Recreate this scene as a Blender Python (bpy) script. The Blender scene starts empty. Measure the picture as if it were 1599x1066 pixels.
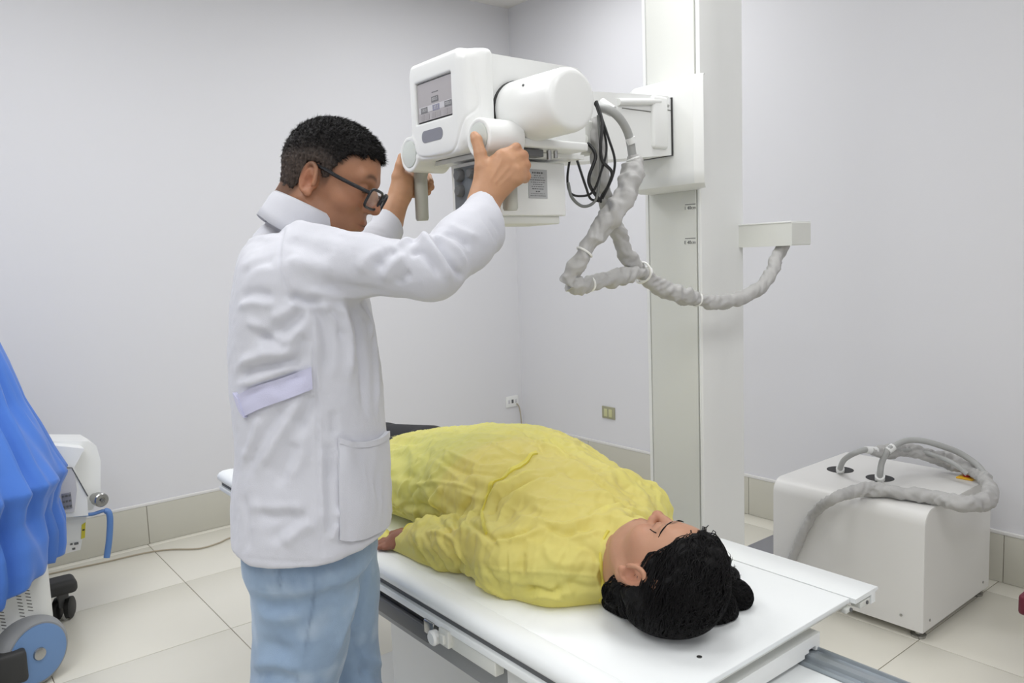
import bpy, math, random
import numpy as np
from mathutils import Vector, Matrix
random.seed(7); rng = np.random.default_rng(7)
PI = math.pi
scn = bpy.context.scene
COL = scn.collection

# ------------------------------------------------------------------ camera
F = 1211.49; CH = 1.39
YAW, PITCH, ROLL = math.radians(38.525), math.radians(6.126), math.radians(-2.169)
def _cam():
    fw = np.array([math.sin(YAW)*math.cos(PITCH), math.cos(YAW)*math.cos(PITCH), -math.sin(PITCH)])
    ri = np.array([math.cos(YAW), -math.sin(YAW), 0.]); up = np.cross(ri, fw)
    return ri*math.cos(ROLL)+up*math.sin(ROLL), -ri*math.sin(ROLL)+up*math.cos(ROLL), fw
CR, CU, CF = _cam(); CC = np.array([0, 0, CH])
cam = bpy.data.cameras.new('camera'); camo = bpy.data.objects.new('camera', cam); COL.objects.link(camo)
M = Matrix(((CR[0], CU[0], -CF[0], 0), (CR[1], CU[1], -CF[1], 0), (CR[2], CU[2], -CF[2], CH), (0, 0, 0, 1)))
camo.matrix_world = M
cam.sensor_width = 36; cam.lens = F/1599*36; cam.sensor_fit = 'HORIZONTAL'; cam.clip_start = .05
scn.camera = camo
# room extents
XR, YB, XL, YF, ZC = 3.433, 4.219, -1.9, -1.6, 3.06
# ------------------------------------------------------------------ light
w = bpy.data.worlds.new('world'); scn.world = w; w.use_nodes = True
w.node_tree.nodes['Background'].inputs[0].default_value = (.8, .85, 1, 1)
w.node_tree.nodes['Background'].inputs[1].default_value = .15
scn.view_settings.view_transform = 'Standard'; scn.view_settings.look = 'None'
scn.view_settings.exposure = -.22; scn.view_settings.gamma = 1; scn.view_settings.use_curve_mapping = False
scn.cycles.use_denoising = True
scn.cycles.max_bounces = 8; scn.cycles.diffuse_bounces = 5; scn.cycles.transparent_max_bounces = 10
LIGHTS = [(-.9, -.5), (1.2, -.5), (-.6, 1.5), (1.5, 1.4), (.3, 2.7), (2.5, 2.9)]
LPOW = [21, 20, 21, 15, 19, 17]
for (lx, ly), pw in zip(LIGHTS, LPOW):
    la = bpy.data.lights.new('panel_light', 'AREA'); la.shape = 'RECTANGLE'; la.size = .95; la.size_y = .95
    la.energy = pw; la.color = (.985, .99, 1)
    lo = bpy.data.objects.new('panel_light', la); COL.objects.link(lo); lo.location = (lx, ly, ZC-.045)

# ------------------------------------------------------------------ helpers
def ray(x, y): return (x-799.5)/F*CR-(y-533)/F*CU+CF
def at(x, y, ax, v):            # pixel of the photograph on the plane axis=v
    d = ray(x, y); return CC+d*((v-CC[ax])/d[ax])
def U(x, y, dep): return CC+dep*ray(x, y)
def s2l(c): return tuple((v/12.92 if v <= .04045 else ((v+.055)/1.055)**2.4) for v in c)
def rgb(r, g, b): return s2l((r/255, g/255, b/255))+(1,)
MATS = {}
def mat(name, col, rough=.5, metal=0, bump=0, bscale=200, var=0, vscale=3, spec=.5, alpha=1, sub=0, trans=0, var2=None, coat=0, sheen=0):
    m = bpy.data.materials.new(name); m.use_nodes = True; nt = m.node_tree; b = nt.nodes['Principled BSDF']
    b.inputs['Base Color'].default_value = col; b.inputs['Roughness'].default_value = rough; b.inputs['Metallic'].default_value = metal
    b.inputs['Specular IOR Level'].default_value = spec; b.inputs['Alpha'].default_value = alpha
    if sheen: b.inputs['Sheen Weight'].default_value = sheen
    if coat: b.inputs['Coat Weight'].default_value = coat
    if sub:
        b.inputs['Subsurface Weight'].default_value = sub; b.inputs['Subsurface Radius'].default_value = (.012, .004, .002); b.inputs['Subsurface Scale'].default_value = 1
    if trans: b.inputs['Transmission Weight'].default_value = trans
    tc = nt.nodes.new('ShaderNodeTexCoord')
    if var:
        n = nt.nodes.new('ShaderNodeTexNoise'); n.inputs['Scale'].default_value = vscale; n.inputs['Detail'].default_value = 4
        nt.links.new(tc.outputs['Object'], n.inputs['Vector'])
        r = nt.nodes.new('ShaderNodeMix'); r.data_type = 'RGBA'
        c2 = var2 or tuple(max(0, v*(1-var)) for v in col[:3])+(1,)
        r.inputs[6].default_value = col; r.inputs[7].default_value = c2
        nt.links.new(n.outputs[0], r.inputs[0]); nt.links.new(r.outputs[2], b.inputs['Base Color'])
    if bump:
        n = nt.nodes.new('ShaderNodeTexNoise'); n.inputs['Scale'].default_value = bscale; n.inputs['Detail'].default_value = 3
        nt.links.new(tc.outputs['Object'], n.inputs['Vector'])
        bp = nt.nodes.new('ShaderNodeBump'); bp.inputs['Strength'].default_value = bump; bp.inputs['Distance'].default_value = .002
        nt.links.new(n.outputs[0], bp.inputs['Height']); nt.links.new(bp.outputs[0], b.inputs['Normal'])
    MATS[name] = m; return m
mat('wall', rgb(219, 219, 222), .75, bump=.05, bscale=90, spec=.25)
mat('ceiling', rgb(228, 226, 222), .8, spec=.2)
mat('tile', rgb(225, 222, 210), .22, var=.05, vscale=2.2, spec=.45)
mat('grout', rgb(168, 160, 146), .8)
mat('base_tile', rgb(200, 198, 186), .4, var=.05, vscale=6)
mat('trim', rgb(222, 221, 219), .6)
mat('white', rgb(232, 233, 231), .32, spec=.5)
mat('white2', rgb(222, 223, 220), .38)
mat('cab', rgb(224, 223, 220), .35)
mat('tablewhite', rgb(234, 237, 237), .3, spec=.4)
mat('ivory', rgb(216, 217, 211), .4)
mat('panel', rgb(218, 219, 213), .4)
mat('dark', rgb(52, 52, 52), .6)
mat('black', rgb(18, 18, 19), .5)
mat('seam', rgb(110, 110, 106), .6)
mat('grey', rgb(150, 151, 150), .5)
mat('midgrey', rgb(96, 97, 98), .5)
mat('alu', rgb(165, 172, 178), .35, metal=.7)
mat('steel', rgb(170, 170, 168), .25, metal=.9)
mat('grip', rgb(178, 178, 168), .5)
mat('screen', rgb(176, 172, 174), .2)
mat('lcd', rgb(118, 118, 120), .25)
mat('lcd2', rgb(142, 142, 160), .25)
mat('lcdlight', rgb(200, 199, 202), .3)
mat('key', rgb(160, 156, 158), .4)
mat('badge', rgb(132, 133, 142), .3)
mat('disc', rgb(205, 210, 204), .35)
mat('collpanel', rgb(118, 124, 130), .4, var=.4, vscale=40)
mat('label', rgb(176, 177, 178), .4)
mat('ink', rgb(92, 92, 92), .6)
mat('yellowlabel', rgb(196, 184, 50), .5)
mat('hose', rgb(168, 169, 167), .5, bump=.2, bscale=300)
mat('sleeve', rgb(184, 183, 181), .6, bump=.8, bscale=45, var=.1, vscale=18)
mat('tie', rgb(235, 235, 232), .4)
mat('cable', rgb(30, 30, 31), .45)
mat('cablegrey', rgb(120, 122, 120), .5)
mat('cabletan', rgb(168, 158, 138), .6)
mat('red', rgb(150, 30, 30), .5)
mat('yellow', rgb(225, 175, 40), .5)
mat('maroon', rgb(96, 26, 44), .6)
mat('drape', rgb(74, 124, 212), .8, bump=.25, bscale=500, var=.1, vscale=5, sheen=.2)
mat('bluehandle', rgb(84, 122, 176), .45)
mat('hubblue', rgb(110, 144, 190), .5)
mat('tyre', rgb(150, 152, 154), .6)
mat('outletgreen', rgb(160, 158, 132), .5)
mat('outletcream', rgb(196, 196, 150), .5)
m = mat('diffuser', (1, 1, 1, 1), .5); m.node_tree.nodes['Principled BSDF'].inputs['Emission Color'].default_value = (.965, .985, 1, 1)
m.node_tree.nodes['Principled BSDF'].inputs['Emission Strength'].default_value = 1.5

def meta(o, label=None, cat=None, group=None, kind=None):
    if label: o['label'] = label
    if cat: o['category'] = cat
    if group: o['group'] = group
    if kind: o['kind'] = kind
    return o
def thing(name, loc, label, cat, group=None):
    o = bpy.data.objects.new(name, None); o.empty_display_size = .1; COL.objects.link(o); o.location = tuple(float(v) for v in loc)
    return meta(o, label, cat, group)
def wloc(o):
    v = Vector((0, 0, 0))
    while o is not None: v += o.location; o = o.parent
    return v
def obj(name, vs, fs, m, parent=None, smooth=False, label=None, kind=None, mats=None, fmat=None, angle=None):
    vs = np.asarray(vs, float).reshape(-1, 3); c = (vs.min(0)+vs.max(0))/2
    me = bpy.data.meshes.new(name)
    if isinstance(fs, np.ndarray) and fs.ndim == 2 and len(fs) > 2000:
        n, k = fs.shape
        me.vertices.add(len(vs)); me.vertices.foreach_set('co', (vs-c).astype(np.float32).ravel())
        me.loops.add(n*k); me.loops.foreach_set('vertex_index', fs.astype(np.int32).ravel())
        me.polygons.add(n); me.polygons.foreach_set('loop_start', np.arange(0, n*k, k, dtype=np.int32))
        try: me.polygons.foreach_set('loop_total', np.full(n, k, dtype=np.int32))
        except Exception: pass
        me.update(calc_edges=True); me.validate()
    else:
        me.from_pydata([tuple(v) for v in (vs-c)], [], [tuple(int(i) for i in f) for f in fs]); me.update()
    if smooth: me.shade_smooth()
    if angle: me.set_sharp_from_angle(angle=math.radians(angle))
    for mm in (mats or [m]): me.materials.append(MATS[mm] if isinstance(mm, str) else mm)
    if fmat is not None: me.polygons.foreach_set('material_index', np.asarray(fmat, dtype=np.int32))
    o = bpy.data.objects.new(name, me); COL.objects.link(o)
    if parent is not None: o.parent = parent; o.location = Vector(c)-wloc(parent)
    else: o.location = Vector(c)
    if label: o['label'] = label
    if kind: o['kind'] = kind
    return o
class MB:
    def __init__(s): s.v = []; s.f = []; s.fm = []
    def add(s, v, f, mi=0):
        n = len(s.v); s.v += [tuple(x) for x in v]; s.f += [tuple(i+n for i in q) for q in f]; s.fm += [mi]*len(f); return s
    def box(s, lo, hi, b=0, mi=0):
        lo = np.array(lo, float); hi = np.array(hi, float); lo, hi = np.minimum(lo, hi), np.maximum(lo, hi)
        if b <= 0:
            v = [(x, y, z) for z in (lo[2], hi[2]) for y in (lo[1], hi[1]) for x in (lo[0], hi[0])]
            return s.add(v, [(0, 2, 3, 1), (4, 5, 7, 6), (0, 1, 5, 4), (2, 6, 7, 3), (0, 4, 6, 2), (1, 3, 7, 5)], mi)
        import bmesh
        bm = bmesh.new(); bmesh.ops.create_cube(bm, size=1)
        for v in bm.verts: v.co = Vector(((lo+hi)/2+np.array(v.co)*(hi-lo)))
        bmesh.ops.bevel(bm, geom=bm.edges[:]+bm.verts[:], offset=min(b, .49*float((hi-lo).min())), segments=3, profile=.5, affect='EDGES')
        bm.verts.index_update()
        s.add([tuple(v.co) for v in bm.verts], [[v.index for v in f.verts] for f in bm.faces], mi); bm.free(); return s
    def prism(s, poly, ax, a, b, mi=0):     # closed polygon in the two other axes extruded along ax
        o = [i for i in range(3) if i != ax]; v = []
        for t in (a, b):
            for p in poly:
                q = [0, 0, 0]; q[ax] = t; q[o[0]] = p[0]; q[o[1]] = p[1]; v.append(q)
        n = len(poly)
        f = [tuple(range(n))[::-1], tuple(range(n, 2*n))]+[(i, (i+1) % n, n+(i+1) % n, n+i) for i in range(n)]
        return s.add(v, f, mi)
    def tube(s, pts, r, n=12, caps=True, mi=0, squash=None):
        pts = np.asarray(pts, float); m_ = len(pts); r = np.broadcast_to(np.asarray(r, float), (m_,))
        t = np.gradient(pts, axis=0); t /= np.linalg.norm(t, axis=1)[:, None]+1e-12
        a = np.array([0, 0, 1.]) if abs(t[0][2]) < .9 else np.array([1., 0, 0])
        u = np.cross(t[0], a); u /= np.linalg.norm(u); v = []
        for i in range(m_):
            u = u-t[i]*(u@t[i]); u /= np.linalg.norm(u); w_ = np.cross(t[i], u)
            for k in range(n):
                th = 2*PI*k/n; v.append(pts[i]+r[i]*(math.cos(th)*u+math.sin(th)*w_))
        f = [(i*n+k, i*n+(k+1) % n, (i+1)*n+(k+1) % n, (i+1)*n+k) for i in range(m_-1) for k in range(n)]
        if caps: f += [tuple(range(n))[::-1], tuple(range((m_-1)*n, m_*n))]
        return s.add(v, f, mi)
    def cyl(s, a, b, r, n=24, r2=None, mi=0): return s.tube([a, b], [r, r if r2 is None else r2], n, mi=mi)
    def lathe(s, c, axis, prof, n=32, mi=0): # prof: (dist along axis, radius)
        c = np.array(c, float); ax = np.array(axis, float); ax /= np.linalg.norm(ax)
        a = np.array([0, 0, 1.]) if abs(ax[2]) < .9 else np.array([1., 0, 0]); u = np.cross(ax, a); u /= np.linalg.norm(u); w_ = np.cross(ax, u); v = []
        for d, r in prof:
            for k in range(n):
                th = 2*PI*k/n; v.append(c+ax*d+r*(math.cos(th)*u+math.sin(th)*w_))
        m_ = len(prof)
        f = [(i*n+k, i*n+(k+1) % n, (i+1)*n+(k+1) % n, (i+1)*n+k) for i in range(m_-1) for k in range(n)]
        f += [tuple(range(n))[::-1], tuple(range((m_-1)*n, m_*n))]
        return s.add(v, f, mi)
    def go(s, name, m, parent=None, smooth=False, label=None, kind=None, mats=None, angle=None):
        return obj(name, s.v, s.f, m, parent, smooth, label, kind, mats, s.fm if mats else None, angle or (40 if smooth else None))
def rbox(name, lo, hi, m, parent=None, b=.003, label=None, kind=None): return MB().box(lo, hi, b).go(name, m, parent, b > 0, label, kind, angle=50)
def cr(pts, n=8):               # Catmull-Rom through points
    p = np.asarray(pts, float); p = np.vstack([2*p[0]-p[1], p, 2*p[-1]-p[-2]]); o = []
    for i in range(1, len(p)-2):
        for k in range(n):
            t = k/n; o.append(.5*((2*p[i])+(-p[i-1]+p[i+1])*t+(2*p[i-1]-5*p[i]+4*p[i+1]-p[i+2])*t*t+(-p[i-1]+3*p[i]-3*p[i+1]+p[i+2])*t**3))
    o.append(p[-2]); return np.array(o)
def rrect(cy, cz, hy, hz, r, n=5):
    o = []
    for sx, sy, a0 in ((1, 1, 0), (-1, 1, 90), (-1, -1, 180), (1, -1, 270)):
        for k in range(n+1):
            a = math.radians(a0+90*k/n); o.append((cy+sx*(hy-r)+r*math.cos(a), cz+sy*(hz-r)+r*math.sin(a)))
    return o
def text(name, s, loc, size, m, parent, right, up, ext=.0004):
    cu = bpy.data.curves.new(name, 'FONT'); cu.body = s; cu.size = size; cu.extrude = ext; cu.align_x = 'CENTER'; cu.align_y = 'CENTER'
    tmp = bpy.data.objects.new(name, cu); COL.objects.link(tmp)
    me = bpy.data.meshes.new_from_object(tmp.evaluated_get(bpy.context.evaluated_depsgraph_get())); bpy.data.objects.remove(tmp)
    R = np.array([right, up, np.cross(right, up)], float); vs = np.array([v.co for v in me.vertices])@R+np.array(loc)
    return obj(name, vs, [tuple(p.vertices) for p in me.polygons], m, parent)

# ------------------------------------------------------------------ the room
T = .12
def struct(name, lo, hi, m): return rbox(name, lo, hi, m, None, 0, kind='structure')
floor = struct('floor', (XL-T, YF-T, -T), (XR+T, YB+T, -.0035), 'grout')
struct('wall_left', (XL-T, YF, 0), (XL, YB, ZC), 'wall'); struct('wall_front', (XL-T, YF-T, 0), (XR+T, YF, ZC), 'wall')
wb = struct('wall_back', (XL-T, YB, 0), (XR+T, YB+T, ZC), 'wall'); wr = struct('wall_right', (XR, YF, 0), (XR+T, YB, ZC), 'wall')
struct('ceiling', (XL-T, YF-T, ZC), (XR+T, YB+T, ZC+T), 'ceiling')
# floor tiles 60 x 60 cm
g = .0016
xs = [v for v in np.arange(.325-.6*4, XR, .597)]; xs = [XL]+[v for v in xs if v > XL+.02]+[XR]
ys = [v for v in np.arange(1.167-.6*5, YB, .6)]; ys = [YF]+[v for v in ys if v > YF+.02]+[YB]
cache = {}
for i in range(len(xs)-1):
    for j in range(len(ys)-1):
        a, b, c, d = xs[i]+g, xs[i+1]-g, ys[j]+g, ys[j+1]-g; key = (round(b-a, 3), round(d-c, 3))
        if key not in cache:
            o = rbox('floor_tile', (a, c, -.0035), (b, d, 0), 'tile', floor, .0008); cache[key] = o
        else:
            o = cache[key].copy(); COL.objects.link(o); o.location = Vector(((a+b)/2, (c+d)/2, -.00175))-wloc(floor)
# tiled baseboards with pale bead on top
def baseboard(name, axis, lo, hi, wallv, start, sgn):
    t = .010
    def bx(nm, a, b, z0, z1, m, par, th, bev):
        A = [0, 0, z0]; B = [0, 0, z1]; A[axis] = a; B[axis] = b; o = 1-axis; A[o] = wallv; B[o] = wallv+sgn*th
        return rbox(nm, A, B, m, par, bev)
    base = bx(name, lo, hi, 0, .2, 'grout', None, .004, 0); base['kind'] = 'structure'
    e = [lo]+[v for v in np.arange(start-1.2*5, hi, 1.2) if v > lo+.02]+[hi]; src = {}
    for a, b in zip(e[:-1], e[1:]):
        bx('base_tile', a+.0015, b-.0015, .001, .2, 'base_tile', base, t, .001)
    bx('bead', lo, hi, .2, .216, 'trim', base, t+.002, .003)
baseboard('baseboard_back', 0, XL, XR-.012, YB, .92, -1)
baseboard('baseboard_right', 1, YF, YB, XR, 1.15, -1)
# ceiling light fixtures
for k, (lx, ly) in enumerate(LIGHTS):
    names = ['over the front left corner', 'over the front middle', 'over the door side', 'above the x-ray table', 'in front of the back wall', 'near the far right corner']
    t = thing('ceiling_light', (lx, ly, ZC), 'square flush ceiling light panel '+names[k], 'ceiling light', 'ceiling light panels')
    fr = MB()
    for a, b in (((-.52, -.52), (.52, -.49)), ((-.52, .49), (.52, .52)), ((-.52, -.49), (-.49, .49)), ((.49, -.49), (.52, .49))):
        fr.box((lx+a[0], ly+a[1], ZC-.03), (lx+b[0], ly+b[1], ZC))
    fr.go('frame', 'white2', t); rbox('diffuser', (lx-.49, ly-.49, ZC-.015), (lx+.49, ly+.49, ZC-.001), 'diffuser', t, 0)

# wall outlets
t = thing('power_outlet', (3.336, YB, .39), 'small white wall socket on the left wall near the corner, wire leaving it', 'socket')
rbox('cover_plate', (3.28, YB-.009, .352), (3.392, YB, .43), 'white', t, .003)
for dx in (-.03, .0, .03): rbox('socket', (3.336+dx-.009, YB-.011, .378), (3.336+dx+.009, YB-.008, .404), 'lcdlight' if dx else 'midgrey', t, .002)
t = thing('wall_socket', (XR, 3.366, .412), 'khaki wall socket plate with two cream inserts low on the right wall', 'socket')  # second wall outlet, a socket plate with two inserts
rbox('cover_plate', (XR-.008, 3.312, .37), (XR, 3.421, .446), 'outletgreen', t, .003)
for yy in (3.346, 3.386): rbox('socket', (XR-.012, yy-.014, .382), (XR-.007, yy+.014, .432), 'outletcream', t, .005)
p = cr([(3.37, YB-.012, .372), (3.385, YB-.022, .34), (3.392, YB-.03, .25), (3.395, YB-.03, .12), (3.38, YB-.04, .01), (3.0, YB-.06, .006), (2.2, YB-.12, .006), (1.6, 4.03, .006), (1.285, 3.989, .006), (1.18, 3.945, .006), (1.082, 3.939, .006), (.97, 4.03, .006), (.86, 4.072, .006), (.675, 4.083, .006), (.412, 4.107, .006), (.25, 4.05, .006), (.1, 3.9, .006), (.02, 3.75, .02)], 8)
o = MB().tube(p, .004, 8).go('extension_lead', 'cabletan', None, True); meta(o, 'thin tan lead on the floor by the left wall, rising to the white socket', 'cable')

# ------------------------------------------------------------------ x-ray table
TX0, TX1, TY0, TY1, TZ = .85, 1.575, .775, 2.80, .67
tb = thing('xray_table', (1.2, 1.7, 0), 'long white x-ray examination table the woman lies on', 'table')
near = [(.905, .630), (.905, TZ), (.875, TZ-.001), (.862, TZ-.006), (.855, TZ-.014), (.853, TZ-.026), (.858, TZ-.034), (.87, TZ-.036), (.87, .630)]
MB().prism(near, 1, TY0-.005, TY1).go('edge_rail', 'tablewhite', tb, True, label='rounded rail along the near long edge', angle=50)
rbox('tabletop', (.906, TY0, TZ-.011), (1.478, TY1, TZ-.0005), 'tablewhite', tb, .0015)
far = [(1.480, TZ-.010), (1.480, TZ), (1.572, TZ), (1.575, TZ-.002), (1.575, TZ-.006), (1.562, TZ-.009), (1.562, .640), (1.545, .640), (1.545, TZ-.010)]
MB().prism(far, 1, TY0-.012, TY1).go('edge_rail', 'tablewhite', tb, True, label='flat rail along the far long edge', angle=50)
rbox('under_board', (.9, TY0+.006, TZ-.020), (1.478, TY1-.004, TZ-.0112), 'ivory', tb, .002)
rbox('groove', (.868, TY0, .617), (.9, TY1, .631), 'midgrey', tb, 0)
rbox('side_rail', (.858, TY0+.01, .600), (.90, TY1, .617), 'tablewhite', tb, .003)
for k, yy in enumerate((TY0+.002,)):
    rbox('end_cap', (1.505, yy-.012, .640), (1.545, yy+.01, .655), 'ivory', tb, .003)
    rbox('end_cap', (1.462, yy-.004, .640), (1.487, yy+.01, .651), 'ivory', tb, .003)
    MB().cyl((1.530, yy-.014, .648), (1.530, yy-.010, .648), .004, 12).go('screw', 'midgrey', tb, True)
    MB().cyl((1.478, yy-.007, .646), (1.478, yy-.002, .646), .004, 12).go('screw', 'midgrey', tb, True)
MB().cyl((1.065, .835, TZ-.001), (1.065, .835, TZ+.0006), .005, 12).go('screw', 'steel', tb, True)
# floating frame
rbox('end_panel', (.93, .815, .60), (1.368, .83, .650), 'ivory', tb, .002)
eb = MB().prism([(.90, .588), (.90, .622), (1.39, .622), (1.39, .588), (1.375, .588), (1.375, .598), (1.350, .598), (1.350, .592), (1.335, .592), (1.335, .585), (1.02, .588), (1.02, .596), (.98, .596), (.98, .588)], 1, .79, .815)
eb.go('end_beam', 'white', tb, label='notched white beam at the head end')
rbox('rail_gap', (1.335, .815, .584), (1.388, .82, .600), 'black', tb, 0)
for xx in (1.36, .975):
    MB().prism([(xx-.030, .572), (xx-.030, .582), (xx-.018, .582), (xx-.016, .590), (xx-.004, .592), (xx-.001, .586), (xx+.020, .586), (xx+.022, .592), (xx+.026, .592), (xx+.026, .572)], 1, .12, 2.5).go('slide_rail', 'alu', tb)
rbox('frame_deck', (1.003, .13, .54), (1.330, 2.5, .573), 'tablewhite', tb, .004, label='white deck between the slide rails')
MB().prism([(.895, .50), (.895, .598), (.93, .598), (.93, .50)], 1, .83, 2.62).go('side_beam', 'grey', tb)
MB().prism([(1.355, .50), (1.355, .571), (1.385, .571), (1.385, .50)], 1, .13, 2.62).go('side_beam', 'white2', tb)
rbox('pedestal', (.89, .93, .05), (1.38, 1.175, .539), 'white2', tb, .008)
rbox('side_cover', (.89, .84, .50), (.925, 1.175, .599), 'white2', tb, .003)
MB().box((.885, 1.03, .583), (.891, 1.12, .592)).go('slot', 'midgrey', tb)
rbox('base_plate', (.96, .3, 0), (1.5, 2.3, .05), 'white2', tb, .01)
rbox('support_column', (1.08, 1.5, .05), (1.42, 2.0, .5), 'white2', tb, .01)
rbox('foot_pedal', (.80, 1.05, .10), (.93, 1.21, .115), 'dark', tb, .004)
MB().tube(cr([(.90, 1.60, .03), (.85, 1.62, .09), (.84, 1.72, .10), (.86, 1.8, .03)], 6), .011, 10).go('foot_bar', 'midgrey', tb, True)
# cassette tray recess
rbox('tray_slot', (.868, 1.41, .565), (.893, 1.68, .612), 'black', tb, 0)
rbox('cassette_tray', (.858, 1.42, .545), (.885, 1.67, .582), 'midgrey', tb, .003)
rbox('tray_clamp', (.853, 1.385, .572), (.882, 1.425, .604), 'steel', tb, .003)
MB().lathe((.885, 1.375, .580), (-1, 0, 0), [(0, .01), (.028, .01), (.030, .016), (.042, .017), (.046, .013)], 20).go('tray_knob', 'white', tb, True)
b = MB().box((.851, 1.325, .570), (.885, 1.362, .607), .003); b.box((.845, 1.335, .578), (.86, 1.352, .598), .002); b.go('tray_latch', 'ivory', tb, True)
rbox('drawer_front', (.862, 1.175, .566), (.885, 1.33, .599), 'ivory', tb, .003)

# ------------------------------------------------------------------ column
cx0, cx1, cy0, cy1 = 2.05, 2.285, 1.578, 1.812
cl = thing('xray_column', (2.17, 1.69, 0), 'tall white floor-to-ceiling column behind the table carrying the x-ray tube', 'column')
ch = .028
prof = [(cx0, cy0+.007), (cx0+.004, cy0+.002), (cx0+.075, cy0-.004), (cx0+.10, cy0), (cx1-.012, cy0), (cx1, cy0+.012), (cx1, cy1), (cx0, cy1), (cx0, cy1-.012), (cx0+.012, cy1-.016), (cx0+.012, cy0+.019), (cx0, cy0+.014)]
MB().prism(prof, 2, 0, ZC).go('column_body', 'white', cl, True, angle=25)
rbox('front_panel', (cx0-.002, cy0+.020, .02), (cx0+.014, cy1-.0185, ZC), 'panel', cl, .001)
MB().box((cx0+.0115, cy0+.013, 0), (cx0+.0125, cy0+.021, ZC)).box((cx0+.0115, cy1-.020, 0), (cx0+.0125, cy1-.012, ZC)).go('slot', 'black', cl)
for yz, s in (((319, 324), '1 40cm'), ((372, 378), 'E 40cm')):
    a = at(1078, yz[0], 0, cx0-.002); MB().box((cx0-.0026, a[1]-.021, a[2]-.0011), (cx0-.0019, a[1]+.021, a[2]+.0011)).go('mark', 'ink', cl)
    a = at(1077.5, yz[1]+.5, 0, cx0-.002); text('height_mark', s, (cx0-.0023, a[1], a[2]), .0155, 'ink', cl, (0, -1, 0), (0, 0, 1))
hb = MB().prism(rrect(1.485, 1.4335, .105, .037, .004), 0, 2.25, 2.36); hb.go('cable_holder', 'panel', cl, label='box bracket holding the cable sleeve end')
rbox('holder_lid', (2.248, 1.382, 1.469), (2.362, 1.592, 1.474), 'white', cl, .001)
rbox('floor_track', (1.9, 1.70, 0), (3.42, 2.078, .012), 'badge', cl, .002, label='blue grey steel floor plate under the column')

# ------------------------------------------------------------------ carriage, arm, tube head
th = thing('xray_tube_head', (1.94, 1.63, 1.5), 'white x-ray tube head with display, handles and arm mounted on the column', 'x-ray machine')
pl = [(cx0-.003, 1.574), (1.972, 1.505), (1.960, 1.496), (1.944, 1.522), (1.942, 1.77), (1.96, 1.80), (cx0-.003, 1.80)]
z0, z1 = 1.585, 1.925
def tapered(poly, zz, inset):
    mb = MB(); n = len(poly); c = np.array([2.0, 1.64]); v = []
    for k, (z, i_) in enumerate(zz):
        for q in poly:
            q = np.array(q); v.append((q[0]+i_*(.0 if q[0] > 2.0 else 1), q[1]+(i_*.6 if q[1] < 1.6 else -i_*.6), z))
    m_ = len(zz); f = [(i*n+k, i*n+(k+1) % n, (i+1)*n+(k+1) % n, (i+1)*n+k) for i in range(m_-1) for k in range(n)]
    f += [tuple(range(n))[::-1], tuple(range((m_-1)*n, m_*n))]; return mb.add(v, f)
tapered(pl, [(z0, .03), (z0+.012, .010), (z0+.03, .002), (z0+.05, 0), (z1-.03, 0), (z1-.01, .004), (z1-.003, .012), (z1, .03)], 0).go('carriage_cover', 'white', th, True, angle=28)
# arm
arm = MB()
ay0, ay1 = 1.603, 1.735
arm.prism([(1.943, 1.690), (1.943, 1.858), (1.925, 1.868), (1.62, 1.850), (1.30, 1.815), (1.30, 1.650), (1.55, 1.652)], 1, ay0, ay1)
arm.go('arm', 'white', th, angle=30)
MB().box((1.9385, ay0-.004, 1.6875), (1.9445, ay1+.003, 1.864)).go('joint_gap', 'dark', th)
rbox('arm_post', (1.845, ay0-.012, 1.705), (1.915, ay0+.01, 1.862), 'white', th, .010)
MB().tube([(1.70, ay0-.004, 1.828), (1.88, ay0-.004, 1.846)], .010, 14).go('arm_bar', 'white', th, True)
MB().box((1.72, ay0-.0012, 1.812), (1.845, ay0+.001, 1.8145)).go('seam', 'seam', th)
MB().box((1.915, ay0-.0012, 1.824), (1.94, ay0+.001, 1.8265)).go('seam', 'seam', th)
MB().cyl((1.925, ay0-.003, 1.838), (1.925, ay0, 1.838), .004, 12).go('screw', 'steel', th, True)
# main body
body = MB()
body.prism([(1.06, 1.625), (1.05, 1.835), (1.33, 1.835), (1.352, 1.82), (1.352, 1.66), (1.33, 1.628)], 1, 1.382, 1.62)
body.go('tube_body', 'white', th, angle=30)
MB().prism([(1.05, 1.616), (1.05, 1.626), (1.34, 1.631), (1.34, 1.621)], 1, 1.376, 1.60).go('base_flange', 'white2', th)
# tube housing cylinder, axis along Y
tc_ = np.array([1.140, 1.383, 1.712])
MB().lathe(tc_, (0, -1, 0), [(0, .071), (.010, .071)], 48).go('housing_ring', 'dark', th, True)
MB().lathe(tc_, (0, -1, 0), [(.004, .069), (.012, .0695), (.168, .0665), (.178, .0645), (.184, .0605), (.187, .055), (.188, .050), (.188, 0.001)], 64).go('tube_housing', 'white', th, True, label='big round tube housing drum', angle=80)
q = at(853, 149, 1, 1.30); MB().cyl((1.092, 1.29, 1.745), (1.082, 1.29, 1.752), .0028, 10).go('screw', 'midgrey', th, True)
rbox('housing_yoke', (1.08, 1.318, 1.630), (1.30, 1.40, 1.650), 'white', th, .006)
rbox('rail_clip', (1.10, 1.33, 1.612), (1.17, 1.36, 1.628), 'midgrey', th, .002)
b = MB().cyl((1.19, 1.335, 1.607), (1.19, 1.335, 1.628), .006, 10).cyl((1.21, 1.335, 1.612), (1.21, 1.335, 1.628), .005, 10); b.go('bolt', 'steel', th, True)
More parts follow.
